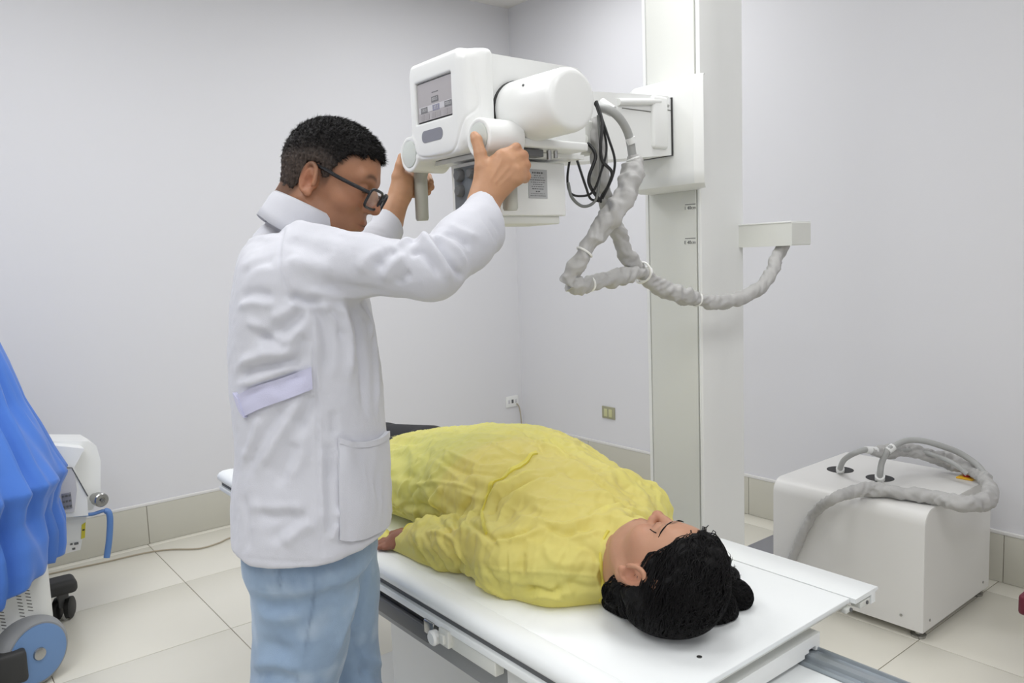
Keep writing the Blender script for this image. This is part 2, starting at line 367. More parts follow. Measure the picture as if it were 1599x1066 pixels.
# collimator
co = MB().box((1.058, 1.402, 1.487), (1.30, 1.535, 1.612), .004); co.go('collimator', 'white', th, True, label='collimator box under the tube body')
rbox('collimator_plate', (1.075, 1.41, 1.468), (1.285, 1.53, 1.488), 'ivory', th, .003)
rbox('collimator_foot', (1.045, 1.42, 1.468), (1.075, 1.50, 1.490), 'ivory', th, .003)
rbox('control_panel', (1.052, 1.412, 1.497), (1.0585, 1.515, 1.602), 'collpanel', th, .001, label='dark control panel on the collimator front')
for yy, zz, r in ((1.487, 1.583, .015), (1.487, 1.548, .014), (1.44, 1.583, .012)):
    MB().lathe((1.0525, yy, zz), (-1, 0, 0), [(0, r), (.010, r*.95), (.014, r*.7)], 20).go('dial', 'midgrey', th, True)
lb = rbox('rating_label', (1.182, 1.4008, 1.527), (1.240, 1.4025, 1.594), 'label', th, 0, label='grey rating label on the collimator side')
ink = MB(); zz = 1.588
for k, (wd, hh) in enumerate([(.034, .0036), (.022, .0014), (.04, .0012), (.046, .0016), (.044, .0012), (.03, .0014), (.040, .0012), (.036, .0014), (.014, .0026), (.046, .0008), (.048, .0012)]):
    nseg = max(2, int(wd/.006)); x0 = 1.211-wd/2
    for j in range(nseg):
        a = x0+wd*j/nseg; ink.box((a, 1.4003, zz-hh), (a+wd/nseg*random.uniform(.5, .9), 1.4009, zz))
    zz -= hh+.0038
ink.go('print', 'ink', lb, kind='stuff')

# ------------------------------------------------------------------ signed distance modelling
def nz(P, f, seed=0, oct=3):     # smooth pseudo noise, about -1..1
    r = np.random.default_rng(seed); o = 0; a = 1; s = 0
    for k in range(oct):
        for j in range(3):
            d = r.normal(size=3); d /= np.linalg.norm(d); d2 = r.normal(size=3); d2 /= np.linalg.norm(d2)
            o = o+a*np.sin(P@d*f*6.283+r.uniform(0, 6.283)+1.6*np.sin(P@d2*f*3.7+r.uniform(0, 6.283)))
        s += a*1.6; f *= 2.03; a *= .5
    return o/s
def smin(a, b, k):
    h = np.clip(.5+.5*(b-a)/k, 0, 1); return b*(1-h)+a*h-k*h*(1-h)
class SDF:
    def __init__(s): s.ops = []
    def add(s, fn, c, r, k=.01, mode='u'): s.ops.append((fn, np.array(c, float), r, k, mode)); return s
    def ell(s, c, rad, k=.01, mode='u', R=None):
        c = np.array(c, float); rad = np.array(rad, float)
        def fn(P):
            q = P-c
            if R is not None: q = q@R.T
            k0 = np.linalg.norm(q/rad, axis=1); k1 = np.linalg.norm(q/rad**2, axis=1)+1e-9
            return k0*(k0-1)/k1
        return s.add(fn, c, rad.max(), k, mode)
    def cap(s, a, b, ra, rb=None, k=.01, mode='u'):
        a = np.array(a, float); b = np.array(b, float); rb = ra if rb is None else rb
        ab = b-a; L2 = ab@ab+1e-12
        def fn(P):
            t = np.clip((P-a)@ab/L2, 0, 1); return np.linalg.norm(P-a-t[:, None]*ab, axis=1)-(ra+(rb-ra)*t)
        return s.add(fn, (a+b)/2, math.sqrt(L2)/2+max(ra, rb), k, mode)
    def chain(s, pts, rad, k=.01, k0=None, mode='u'):
        for i in range(len(pts)-1): s.cap(pts[i], pts[i+1], rad[i], rad[i+1], (k0 if (i == 0 and k0) else k), mode)
        return s
    def box(s, c, h, rnd=.005, k=.01, mode='u', R=None):
        c = np.array(c, float); h = np.array(h, float)-rnd
        def fn(P):
            q = P-c
            if R is not None: q = q@R.T
            q = np.abs(q)-h; return np.linalg.norm(np.maximum(q, 0), axis=1)+np.minimum(q.max(1), 0)-rnd
        return s.add(fn, c, float(np.linalg.norm(h))+rnd, k, mode)
    def loft(s, tab, ax, fd, ld, k=.01, p=2.0, ends=True):   # tab rows: (t, center3, a, b); ax: axis, fd/ld: cross directions
        ax = np.array(ax, float); fd = np.array(fd, float); ld = np.array(ld, float)
        tab = sorted(tab, key=lambda r: r[0]); t = np.array([r[0] for r in tab]); c = np.array([r[1] for r in tab], float)
        A = np.array([r[2] for r in tab]); B = np.array([r[3] for r in tab]); cf = c@fd; cl_ = c@ld
        # smooth resample
        tt = np.linspace(t[0], t[-1], 200)
        def sm(v):
            y = np.interp(tt, t, v); ke = np.hanning(13); ke /= ke.sum(); return np.convolve(np.pad(y, 6, 'edge'), ke, 'valid')
        cf, cl_, A, B = sm(cf), sm(cl_), sm(A), sm(B)
        def fn(P):
            h = P@ax; hh = np.clip(h, t[0], t[-1])
            a = np.interp(hh, tt, A); b = np.interp(hh, tt, B); x = (P@fd-np.interp(hh, tt, cf)); y = (P@ld-np.interp(hh, tt, cl_))
            if p == 2.0:
                k0 = np.sqrt((x/a)**2+(y/b)**2); k1 = np.sqrt((x/a**2)**2+(y/b**2)**2)+1e-9; d = k0*(k0-1)/k1
            else: d = ((np.abs(x/a)**p+np.abs(y/b)**p)**(1/p)-1)*np.minimum(a, b)
            e = np.maximum(t[0]-h, h-t[-1]); return np.where(e > 0, np.sqrt(np.maximum(d, 0)**2+e**2), d) if ends else np.maximum(d, e)
        cen = c.mean(0); return s.add(fn, cen, float(np.abs(t-t.mean()).max()+max(A.max(), B.max())+.1), k)
    def plane(s, n, off, k=.004):    # keep the side where P.n < off
        n = np.array(n, float); n /= np.linalg.norm(n); return s.add(lambda P: P@n-off, (0, 0, 0), 1e9, k, 'i')
    def ev(s, P, cull=.05):
        d = np.full(len(P), 1.0)
        for fn, c, r, k, mode in s.ops:
            if r < 1e8:
                m = ((P-c)**2).sum(1) < (r+k+cull)**2
                if not m.any(): continue
                if mode == 'i': raise ValueError
                v = fn(P[m]); cur = d[m]
            else: m = slice(None); v = fn(P); cur = d
            if mode == 'u': d[m] = smin(cur, v, k)
            elif mode == 's': d[m] = -smin(-cur, v, k)
            else: d[m] = -smin(-cur, -v, k)
        return d
    def mesh(s, h, lo, hi, keep=None, smooth=1):
        lo = np.array(lo, float); hi = np.array(hi, float); B = 8; nb = np.maximum(1, np.ceil((hi-lo)/(h*B)).astype(int))
        gi = np.stack(np.meshgrid(*[np.arange(n) for n in nb], indexing='ij'), -1).reshape(-1, 3)
        cen = lo+(gi+.5)*h*B; d = np.concatenate([s.ev(cen[i:i+200000], cull=2.5*h*B) for i in range(0, len(cen), 200000)])
        act = np.abs(d) < 1.6*h*B
        if keep is not None: act &= keep(cen)
        gi = gi[act]; st = np.stack(np.meshgrid(*[np.arange(B+1)]*3, indexing='ij'), -1).reshape(-1, 3)
        NX = nb*B+2; key = lambda I: (I[..., 0].astype(np.int64)*NX[1]+I[..., 1])*NX[2]+I[..., 2]
        co = np.array([(i, j, k) for i in (0, 1) for j in (0, 1) for k in (0, 1)])
        ed = [(0, 1), (2, 3), (4, 5), (6, 7), (0, 2), (1, 3), (4, 6), (5, 7), (0, 4), (1, 5), (2, 6), (3, 7)]
        VK, VP, Q = [], [], []
        for c0 in range(0, len(gi), 1500):
            g_ = gi[c0:c0+1500]; I = g_[:, None, :]*B+st[None]; P = lo+I*h
            D = s.ev(P.reshape(-1, 3)).reshape(len(g_), B+1, B+1, B+1)
            cs = np.stack([D[:, a:a+B, b:b+B, c:c+B] for a, b, c in co], -1); sg = cs < 0
            mix = sg.any(-1) & ~sg.all(-1); bi, x, y, z = np.nonzero(mix); cv = cs[bi, x, y, z]
            acc = np.zeros((len(bi), 3)); n = np.zeros(len(bi))
            for a, b in ed:
                da, db = cv[:, a], cv[:, b]; m = (da < 0) != (db < 0); t = np.where(m, da/(da-db+1e-20), 0)
                acc += (co[a]+t[:, None]*(co[b]-co[a]))*m[:, None]; n += m
            cell = g_[bi]*B+np.stack([x, y, z], 1); VK.append(key(cell+1)); VP.append(lo+(cell+acc/n[:, None])*h)
            for ax in range(3):
                o1, o2 = (ax+1) % 3, (ax+2) % 3; sl = [slice(0, B)]*3; sl2 = list(sl); sl2[ax] = slice(1, B+1)
                a = D[(slice(None),)+tuple(sl)] < 0; b = D[(slice(None),)+tuple(sl2)] < 0
                bi, x, y, z = np.nonzero(a != b); fl = a[bi, x, y, z]; ce = g_[bi]*B+np.stack([x, y, z], 1)+1
                e1 = np.zeros(3, int); e1[o1] = 1; e2 = np.zeros(3, int); e2[o2] = 1
                q = np.stack([key(ce-e1-e2), key(ce-e2), key(ce), key(ce-e1)], 1); q[~fl] = q[~fl][:, ::-1]; Q.append(q)
        VK = np.concatenate(VK); VP = np.concatenate(VP); Q = np.concatenate(Q); o = np.argsort(VK); VK = VK[o]; VP = VP[o]
        idx = np.searchsorted(VK, Q); idx = np.minimum(idx, len(VK)-1); ok = (VK[idx] == Q).all(1); Q = idx[ok]
        for _ in range(smooth): VP = lap(VP, Q)
        used = np.unique(Q); mp = np.full(len(VP), -1); mp[used] = np.arange(len(used)); return VP[used], mp[Q]
def lap(V, Q, w=.5):
    acc = np.zeros_like(V); n = np.zeros(len(V))
    for i in range(4):
        a, b = Q[:, i], Q[:, (i+1) % 4]
        for c in range(3):
            acc[:, c] += np.bincount(a, V[b, c], len(V))+np.bincount(b, V[a, c], len(V))
        n += np.bincount(a, minlength=len(V))+np.bincount(b, minlength=len(V))
    return V*(1-w)+w*acc/np.maximum(n, 1)[:, None]
def normals(V, Q):
    n = np.cross(V[Q[:, 2]]-V[Q[:, 0]], V[Q[:, 3]]-V[Q[:, 1]]); o = np.zeros_like(V)
    for i in range(4):
        for c in range(3): o[:, c] += np.bincount(Q[:, i], n[:, c], len(V))
    return o/(np.linalg.norm(o, axis=1)[:, None]+1e-12)
def cast(S, px, t0=.8, t1=3.2):       # photograph pixels onto the surface of a field
    px = np.atleast_2d(np.asarray(px, float)); D = np.array([ray(*p) for p in px]); L = np.linalg.norm(D, axis=1); t = np.full(len(px), t0)
    for _ in range(90):
        d = S.ev(CC+D*t[:, None], cull=.15); d = np.where(d > .9, .12, d); t = t+np.clip(d*.8, -.05, .12)/L
    ok = t < t1; P = CC+D*t[:, None]
    if not ok.all() and ok.any():
        for i in np.nonzero(~ok)[0]:
            j = np.nonzero(ok)[0][np.argmin(np.linalg.norm(px[ok]-px[i], axis=1))]; P[i] = CC+D[i]*t[j]
    return P
def strokes(P, N, SL):          # ridges / grooves along polylines: (points, width, amplitude)
    o = np.zeros(len(P))
    for pts, wd, am in SL:
        lo = pts.min(0)-3*wd; hi = pts.max(0)+3*wd; m = ((P > lo) & (P < hi)).all(1)
        if not m.any(): continue
        Pm = P[m]; best = np.full(len(Pm), 9.); par = np.zeros(len(Pm)); n = len(pts)-1
        for i in range(n):
            a, b = pts[i], pts[i+1]; ab = b-a; t = np.clip((Pm-a)@ab/(ab@ab+1e-12), 0, 1); dd = np.linalg.norm(Pm-a-t[:, None]*ab, axis=1)
            u = dd < best; best[u] = dd[u]; par[u] = (i+t[u])/n
        fade = np.minimum(1, np.minimum(par, 1-par)*5+.15); o[m] += am*fade*np.exp(-(best/wd)**2)
    return o
def ST(S, lst):                 # stroke list from pixel polylines
    out = []
    for px, wd, am in lst:
        p = np.asarray(px, float); q = cr(p, 4) if len(p) > 2 else np.linspace(p[0], p[1], 6); out.append((cast(S, q), wd, am))
    return out
def ribbon(name, S, top, bot, m, parent, off=.003, th=.003, n=24, disp=None, label=None):
    a = cast(S, cr(top, 8)[::1]); b = cast(S, cr(bot, 8)[::1]); k = min(len(a), len(b)); a = a[:k]; b = b[:k]; rows = [a+(b-a)*t for t in np.linspace(0, 1, 7)]
    P = np.concatenate(rows); nr = len(rows)
    # re-project on the field
    e = 1e-3
    def grad(P): return np.stack([S.ev(P+e*v)-S.ev(P-e*v) for v in np.eye(3)], 1)/(2*e)
    for _ in range(4):
        gq = grad(P); gq /= np.linalg.norm(gq, axis=1)[:, None]+1e-9; P = P-gq*S.ev(P)[:, None]
    gq = grad(P); gq /= np.linalg.norm(gq, axis=1)[:, None]+1e-9
    d = disp(P, gq) if disp else 0; P = P+gq*(np.asarray(d).reshape(-1, 1) if disp else 0); lo_ = P+gq*off*.1; hi_ = P+gq*(off+th)
    V = np.concatenate([lo_, hi_]); N_ = len(P); f = []
    for i in range(nr-1):
        for j in range(k-1):
            q = (i*k+j, i*k+j+1, (i+1)*k+j+1, (i+1)*k+j); f.append(tuple(x+N_ for x in q)); f.append(q[::-1])
    for j in range(k-1):
        for r_ in (0, (nr-1)*k): f.append((r_+j, r_+j+1, r_+j+1+N_, r_+j+N_))
    for i in range(nr-1):
        for c_ in (0, k-1): f.append((i*k+c_, (i+1)*k+c_, (i+1)*k+c_+N_, i*k+c_+N_))
    return obj(name, V, f, m, parent, True, label, angle=60)

# ------------------------------------------------------------------ console casting with the two handle drums
S = SDF()
yc = 1.497
S.box((1.030, 1.502, 1.735), (.028, .122, .108), .026, .01)
S.box((1.016, 1.508, 1.735), (.016, .102, .112), .014, .01)
S.box((1.052, 1.475, 1.738), (.016, .110, .104), .014, .022)
DR = [(1.343, -1), (1.622, 1)]
for y, sg in DR:
    S.add((lambda y: (lambda P: np.maximum(np.hypot(P[:, 1]-y, P[:, 2]-1.645)-.0385, np.abs(P[:, 0]-1.047)-.045)-.003))(y), (1.047, y, 1.645), .08, .006)
S.add(lambda P: np.maximum(np.maximum(np.abs(P[:, 1]-1.509)-.073, np.abs(P[:, 2]-1.754)-.0465), np.abs(P[:, 0]-1.0)-.009), (1.0, 1.509, 1.754), .09, .003, 's')
for y, sg in DR:
    S.add((lambda y: (lambda P: np.maximum(np.hypot(P[:, 1]-y, P[:, 2]-1.645)-.031, np.abs(P[:, 0]-.995)-.007)))(y), (.995, y, 1.645), .04, .002, 's')
V, Q = S.mesh(.0026, (.98, 1.28, 1.56), (1.10, 1.70, 1.90)); N = normals(V, Q)
gv = ST(S, [([(738, 88), (742, 125), (748, 160), (742, 172), (726, 184), (718, 205), (712, 228), (702, 240), (680, 245), (660, 246), (650, 240), (646, 226), (640, 216), (631, 209)], .0028, -.0022)])
V = V+N*strokes(V, N, gv)[:, None]
obj('console', V, Q, 'white', th, True, label='white moulded console with rounded edges')
rbox('screen_frame', (1.0065, 1.436, 1.710), (1.009, 1.582, 1.799), 'dark', th, 0)
rbox('display', (1.0045, 1.438, 1.712), (1.0075, 1.580, 1.797), 'screen', th, 0, label='grey touch display')
def sc(u, v): return 1.580-.142*u, 1.797-.085*v   # u: left to right, v: top to bottom
dk = bpy.data.objects
disp_ = [o for o in th.children if o.name.startswith('display')][0]
def scr(nm, u0, v0, u1, v1, m, d=.0006):
    a, b = sc(u0, v0), sc(u1, v1); return rbox(nm, (1.0045-d, b[0], b[1]), (1.0047, a[0], a[1]), m, disp_, 0)
scr('screen_bar', .03, .62, .97, .78, 'lcdlight', .0004)
for nm, u, v, s_ in (('readout', .40, .42, '000.0'), ('readout', .08, .64, '100.0'), ('readout', .43, .64, '35.0'), ('readout', .77, .64, '000.0')):
    scr(nm, u, v, u+.20, v+.15, 'lcd2' if s_ == '35.0' else 'lcd'); a = sc(u+.10, v+.075)
    text('digits', s_, (1.0036, a[0], a[1]), .010, 'lcdlight', disp_, (0, -1, 0), (0, 0, 1), .0001)
for u in (.07, .21, .40, .54, .74, .87): scr('key', u, .83, u+.11, .97, 'key')
scr('caption', .42, .30, .60, .32, 'lcd')
bq = cast(S, [(675, 211)])[0]
o = MB().prism(rrect(bq[1], bq[2], .043, .0135, .012), 0, bq[0]-.0008, bq[0]+.004).go('name_badge', 'badge', th, label='grey oval badge below the display')
for y, sg in DR:
    MB().lathe((.9985, y, 1.645), (-1, 0, 0), [(-.004, .0305), (0, .0305), (.0005, .029)], 32).go('button_disc', 'disc', th, True)
    if sg < 0: rbox('green_mark', (.9972, y-.014, 1.625), (.998, y-.008, 1.631), 'yellowlabel', th, 0, label='small green mark on the button disc')
    gy = y+sg*.034
    MB().tube([(1.048, gy-sg*.02, 1.625), (1.049, gy, 1.60), (1.05, gy+sg*.001, 1.585), (1.05, gy+sg*.002, 1.52), (1.05, gy+sg*.002, 1.496), (1.05, gy+sg*.002, 1.491)], [.016, .0175, .0170, .0165, .0165, .014], 20).go('handle_grip', 'grip', th, True)

# ------------------------------------------------------------------ hoses and sleeves
SPATH = []
def sleeve(name, pts, rad, parent=None, seed=1, fold=.10, n=36, tw=1.0, label=None, m='sleeve', per=22):
    p = cr(pts, per); L = np.r_[0, np.cumsum(np.linalg.norm(np.diff(p, axis=0), axis=1))]; r = np.interp(np.linspace(0, 1, len(p)), np.linspace(0, 1, len(rad)), rad)
    mb = MB().tube(p, r, n); V = np.array(mb.v); R_ = np.random.default_rng(seed); ph = R_.uniform(0, 6.28, 6)
    k = np.arange(len(V)) % n/n*2*PI; l = np.repeat(L, n); cen = np.repeat(p, n, axis=0); rr = np.repeat(r, n)
    tw_ = k+l*10*tw
    f = .6*np.abs(np.sin(tw_*1.0+ph[0]+np.sin(l*23+ph[1])))**.5+.35*np.abs(np.sin(l*42+2*k+ph[2]+1.5*np.sin(l*17)))+.35*np.sin(l*75+3*k+ph[3]+2*np.sin(l*31+ph[4]))*np.sin(l*13+ph[5])
    f = f+.5*np.abs(np.sin(l*95+k*1.5+ph[1]+2*np.sin(l*23+k)))-.25; s_ = 1+fold*1.5*(f-.8); rg = 1-2.4*np.abs(nz(V, 9, seed+70, 2)); rg2 = 1-2.4*np.abs(nz(V, 24, seed+71, 1)); s_ = s_+fold*(.75*rg+.18*rg2); SPATH.append(p); V = cen+(V-cen)*s_[:, None]; mb.v = [tuple(v) for v in V]
    return mb.go(name, m, parent, True, label, angle=75)
def tie(parent, c, ax, r, ht=.006):
    c = np.array(c); best = min(((np.linalg.norm(p-c, axis=1).min(), k) for k, p in enumerate(SPATH))); p = SPATH[best[1]]; i = int(np.argmin(np.linalg.norm(p-c, axis=1))); i = min(max(i, 1), len(p)-2); c = p[i]; ax = p[i+1]-p[i-1]; ax = ax/np.linalg.norm(ax); a = np.cross(ax, (0, 0, 1)); a /= np.linalg.norm(a); b = np.cross(ax, a)
    p = [c+r*(math.cos(t)*a+math.sin(t)*b) for t in np.linspace(0, 2*PI, 25)]
    MB().tube(p, ht/2, 8).go('cable_tie', 'tie', parent, True)
def U3(l): return [U(*q) for q in l]
hs = thing('cable_sleeve', U(900, 440, 2.1), 'grey fabric cable sleeve looping from the tube head to the bracket on the column', 'cable sleeve')
A1 = U3([(988, 243, 2.02), (990, 262, 2.02), (975, 305, 2.0), (945, 350, 1.98), (915, 390, 1.97), (896, 425, 1.97), (890, 442, 1.98)])
sleeve('sleeve', A1, [.014, .030, .033, .028, .020, .024, .026], hs, 3, .16)
A2 = U3([(890, 440, 1.98), (905, 446, 1.99), (925, 442, 2.03), (950, 436, 2.08), (980, 429, 2.13), (1005, 424, 2.18)])
sleeve('sleeve', A2, [.027, .024, .019, .024, .022, .015], hs, 5, .16)
A3 = U3([(928, 185, 1.98), (932, 230, 1.98), (940, 280, 2.02), (948, 325, 2.06), (962, 355, 2.1), (975, 392, 2.14), (1000, 424, 2.2), (1030, 448, 2.25), (1065, 460, 2.29), (1090, 468, 2.33)])
sleeve('sleeve', A3, [.015, .024, .027, .018, .022, .026, .018, .026, .026, .018], hs, 8, .18)
A4 = U3([(1085, 467, 2.33), (1115, 472, 2.36), (1150, 468, 2.40), (1182, 452, 2.44), (1205, 425, 2.48), (1213, 402, 2.52)])+[np.array([2.30, 1.435, 1.40])]
sleeve('sleeve', A4, [.018, .021, .022, .022, .022, .021, .019], hs, 12, .14)
for k, (P_, Pn, r) in enumerate([(U(905, 388, 1.97), U(898, 410, 1.97), .021), (U(920, 443, 2.02), U(930, 441, 2.04), .019), (U(1003, 424, 2.18), U(1015, 437, 2.2), .027), (U(1007, 432, 2.2), U(1020, 440, 2.22), .027), (U(989, 248, 2.02), U(988, 262, 2.02), .016), (U(1090, 467, 2.33), U(1105, 472, 2.34), .019)]):
    tie(hs, P_, np.array(Pn)-np.array(P_), r)
MB().tube(cr(U3([(935, 168, 1.96), (953, 172, 1.95), (970, 188, 1.97), (982, 212, 2.0), (988, 246, 2.02)]), 8), .011, 16).go('hose', 'hose', hs, True)
MB().tube(U3([(938, 163, 1.97), (957, 174, 1.955)]), [.017, .014], 16).go('hose_collar', 'white', hs, True)
MB().tube(cr([U(984, 215, 2.0), U(987, 224, 2.005)], 3), .0125, 16).go('hose_collar', 'white', hs, True)
def wire(name, px, r, m, label, cat='cable', grp='black signal cables hanging behind the tube housing'):
    o = MB().tube(cr(U3(px), 8), r, 8).go(name, m, None, True); return meta(o, label, cat, grp)
wire('signal_cable', [(928, 160, 1.93), (938, 180, 1.93), (950, 215, 1.93), (960, 250, 1.94), (955, 280, 1.95), (940, 305, 1.97), (938, 316, 1.98)], .0032, 'cable', 'black cable bulging furthest right behind the tube housing drum')
wire('signal_cable', [(930, 162, 1.94), (942, 200, 1.94), (947, 235, 1.94), (938, 270, 1.94), (925, 300, 1.95), (905, 306, 1.95), (890, 300, 1.95), (886, 278, 1.95), (890, 248, 1.94), (894, 230, 1.94), (894, 205, 1.93)], .003, 'cable', 'black cable making the widest low loop left below the tube housing')
wire('signal_cable', [(893, 205, 1.92), (896, 232, 1.93), (905, 262, 1.93), (915, 292, 1.94), (922, 310, 1.96), (935, 314, 1.98)], .0032, 'cable', 'black cable dropping straight from the yoke corner to the sleeve')
wire('signal_cable', [(912, 222, 1.95), (922, 228, 1.95), (930, 245, 1.94), (920, 275, 1.94), (922, 292, 1.95), (936, 312, 1.97)], .0045, 'cable', 'thick black cable curling from the round plug on the arm')
wire('signal_cable', [(931, 158, 1.93), (940, 190, 1.92), (938, 225, 1.92), (940, 250, 1.93), (955, 268, 1.94), (952, 285, 1.95), (940, 310, 1.97)], .0042, 'cable', 'thick black cable running down the middle of the cable bunch')
wire('signal_cable', [(887, 285, 1.95), (893, 308, 1.95), (910, 322, 1.96), (928, 315, 1.96), (935, 290, 1.95), (938, 240, 1.94), (934, 180, 1.94)], .004, 'cablegrey', 'grey cable in the lowest loop under the tube housing')
MB().lathe(U(910, 220, 1.96), (CR*-.3-CF), [(0, .016), (.012, .016), (.014, .011)], 20).go('plug_socket', 'ivory', th, True)
MB().lathe(U(888, 209, 1.90), (CR*-.2-CF), [(0, .006), (.01, .006)], 14).go('connector', 'midgrey', th, True)
rbox('arm_bracket', U(905, 222, 1.98)-.03, U(905, 222, 1.98)+np.array([.05, .05, .05]), 'ivory', th, .005)

# ------------------------------------------------------------------ generator cabinet
gc = thing('generator_cabinet', (2.99, 1.44, 0), 'white steel generator cabinet with rounded top edge standing by the right wall', 'cabinet')
GX, GX1, GY0, GY1, GZ0, GZ = 2.70, 3.275, 1.150, 1.738, .032, .470
rr = .055
pf = [(GX, GZ0), (GX, GZ-rr)]+[(GX+rr-rr*math.cos(a), GZ-rr+rr*math.sin(a)) for a in np.linspace(.15, PI/2, 9)]+[(GX1, GZ), (GX1, GZ0)]
MB().prism(pf, 1, GY0, GY1).go('cabinet_body', 'cab', gc, True, angle=25)
MB().prism([(GX+.003, GZ0+.004), (GX+.003, GZ-rr)]+[(GX+rr+.003-rr*math.cos(a), GZ-rr-.003+rr*math.sin(a)) for a in np.linspace(.15, PI/2, 9)]+[(GX1-.004, GZ-.003), (GX1-.004, GZ0+.004)], 1, GY0-.0012, GY0).go('side_panel', 'cab', gc)
for x, y in ((GX+.035, GY0+.03), (GX1-.04, GY0+.03), (GX+.035, GY1-.03), (GX1-.04, GY1-.03)):
    MB().lathe((x, y, 0), (0, 0, 1), [(0, .024), (.010, .026), (.014, .012), (.034, .010)], 20).go('foot', 'steel', gc, True)
for q in ((GX-.001, GY0+.075, .075),): MB().cyl(q, (q[0]-.002, q[1], q[2]), .005, 12).go('screw', 'steel', gc, True)
for x in (GX+.05, GX1-.06): MB().cyl((x, GY0-.001, .066), (x, GY0-.003, .066), .005, 12).go('screw', 'steel', gc, True)
HOLES = []
for px_ in ((1312, 733), (1374, 746)):
    a = at(*px_, 2, GZ+.0005); HOLES.append(a); MB().cyl((a[0], a[1], GZ-.002), (a[0], a[1], GZ+.0008), .052, 36).go('cable_hole', 'black', gc)
a = at(1372, 752, 2, GZ)
a = at(1511, 746, 2, GZ)
rbox('switch_base', (a[0]-.035, a[1]-.03, GZ), (a[0]+.035, a[1]+.03, GZ+.006), 'yellow', gc, .002)
MB().lathe((a[0], a[1], GZ+.006), (0, 0, 1), [(0, .016), (.012, .016), (.015, .012)], 16).box((a[0]-.007, a[1]-.02, GZ+.015), (a[0]+.007, a[1]+.02, GZ+.036)).go('switch_knob', 'red', gc, True)
def onbox(l): return [at(x, y, 2, GZ+h)+0 for x, y, h in l]
h1 = onbox([(1312, 738, -.01), (1312, 731, .03), (1318, 718, .08), (1333, 708, .13), (1352, 702, .14), (1368, 703, .13)])
t = thing('cabinet_hose', HOLES[0], 'pale hose rising from the far left hole of the generator cabinet into a grey sleeve', 'hose', 'hoses on the generator cabinet')
MB().tube(cr(h1, 8), .0105, 14).go('hose', 'hose', t, True)
MB().tube([h1[0], h1[1]], .016, 16).go('hose_collar', 'white', t, True); MB().tube([h1[4], h1[5]], .014, 14).go('hose_collar', 'white', t, True)
sleeve('sleeve', onbox([(1360, 703, .135), (1380, 706, .11), (1410, 702, .10), (1440, 707, .09), (1470, 716, .06), (1495, 724, .045), (1522, 736, .035), (1540, 748, .03)]), [.014, .030, .026, .024, .034, .030, .022, .022], t, 21, .16)
h2 = onbox([(1374, 752, -.01), (1374, 742, .03), (1377, 722, .08), (1386, 704, .125), (1395, 697, .14), (1415, 688, .15), (1440, 688, .15), (1470, 696, .13), (1500, 708, .10), (1528, 728, .06), (1545, 752, .03)])
t = thing('cabinet_hose', HOLES[1], 'pale hose from the near hole of the generator cabinet arching high over its top', 'hose', 'hoses on the generator cabinet')
MB().tube(cr(h2, 8), .0115, 14).go('hose', 'hose', t, True); MB().tube([h2[0], h2[1]], .0185, 16).go('hose_collar', 'white', t, True); MB().tube([h2[3], h2[4]], .0145, 14).go('hose_collar', 'white', t, True)
o = MB().tube(cr(onbox([(1374, 748, .0), (1358, 757, .004), (1350, 762, .006), (1360, 765, .01)]), 4), .003, 8).go('thin_wire', 'cablegrey', t, True)
o = MB().tube(cr(onbox([(1400, 703, .11), (1430, 703, .10), (1460, 711, .09), (1490, 724, .08), (1510, 740, .05)]), 8), .009, 12).go('cabinet_hose', 'hose', None, True)
meta(o, 'pale hose lying lowest behind the arching one on the generator cabinet', 'hose', 'hoses on the generator cabinet')
sl = thing('floor_cable_sleeve', at(1240, 862, 2, .1), 'grey crinkled cable sleeve lying along the cabinet top and falling over its front edge', 'cable sleeve')
P_ = onbox([(1536, 748, .035), (1545, 762, .030), (1538, 782, .02), (1500, 786, .028), (1460, 776, .028), (1410, 770, .026), (1362, 764, .026), (1330, 768, .024), (1300, 779, .02)])
P_ += [at(x, y, 0, GX-.022) for x, y in ((1272, 800), (1255, 830), (1240, 865), (1225, 905), (1215, 950))]
P_ += [np.array([GX-.05, P_[-1][1]+.05, .03])]
sleeve('sleeve', P_, [.020, .026, .031, .027, .026, .025, .027, .022, .019, .018, .017, .016, .016, .016, .016], sl, 33, .13)

# ------------------------------------------------------------------ maroon chair at the right edge
c_ = at(1585, 938, 2, .46)
chr_ = thing('chair', (c_[0]+.22, c_[1]-.25, 0), 'maroon padded chair just entering the right edge of the picture', 'chair')
bx_, by_ = c_[0], c_[1]-.48
rbox('seat', (bx_, by_, .425), (bx_+.46, by_+.475, .48), 'maroon', chr_, .010)
rbox('backrest', (bx_+.41, by_+.01, .55), (bx_+.46, by_+.465, .86), 'maroon', chr_, .022)
for i_, (x, y) in enumerate(((.03, .03), (.03, .44), (.43, .03), (.43, .44))):
    MB().cyl((bx_+x, by_+y, 0), (bx_+x, by_+y, .86 if x > .3 else .43), .011, 12).go('leg', 'dark', chr_, True)

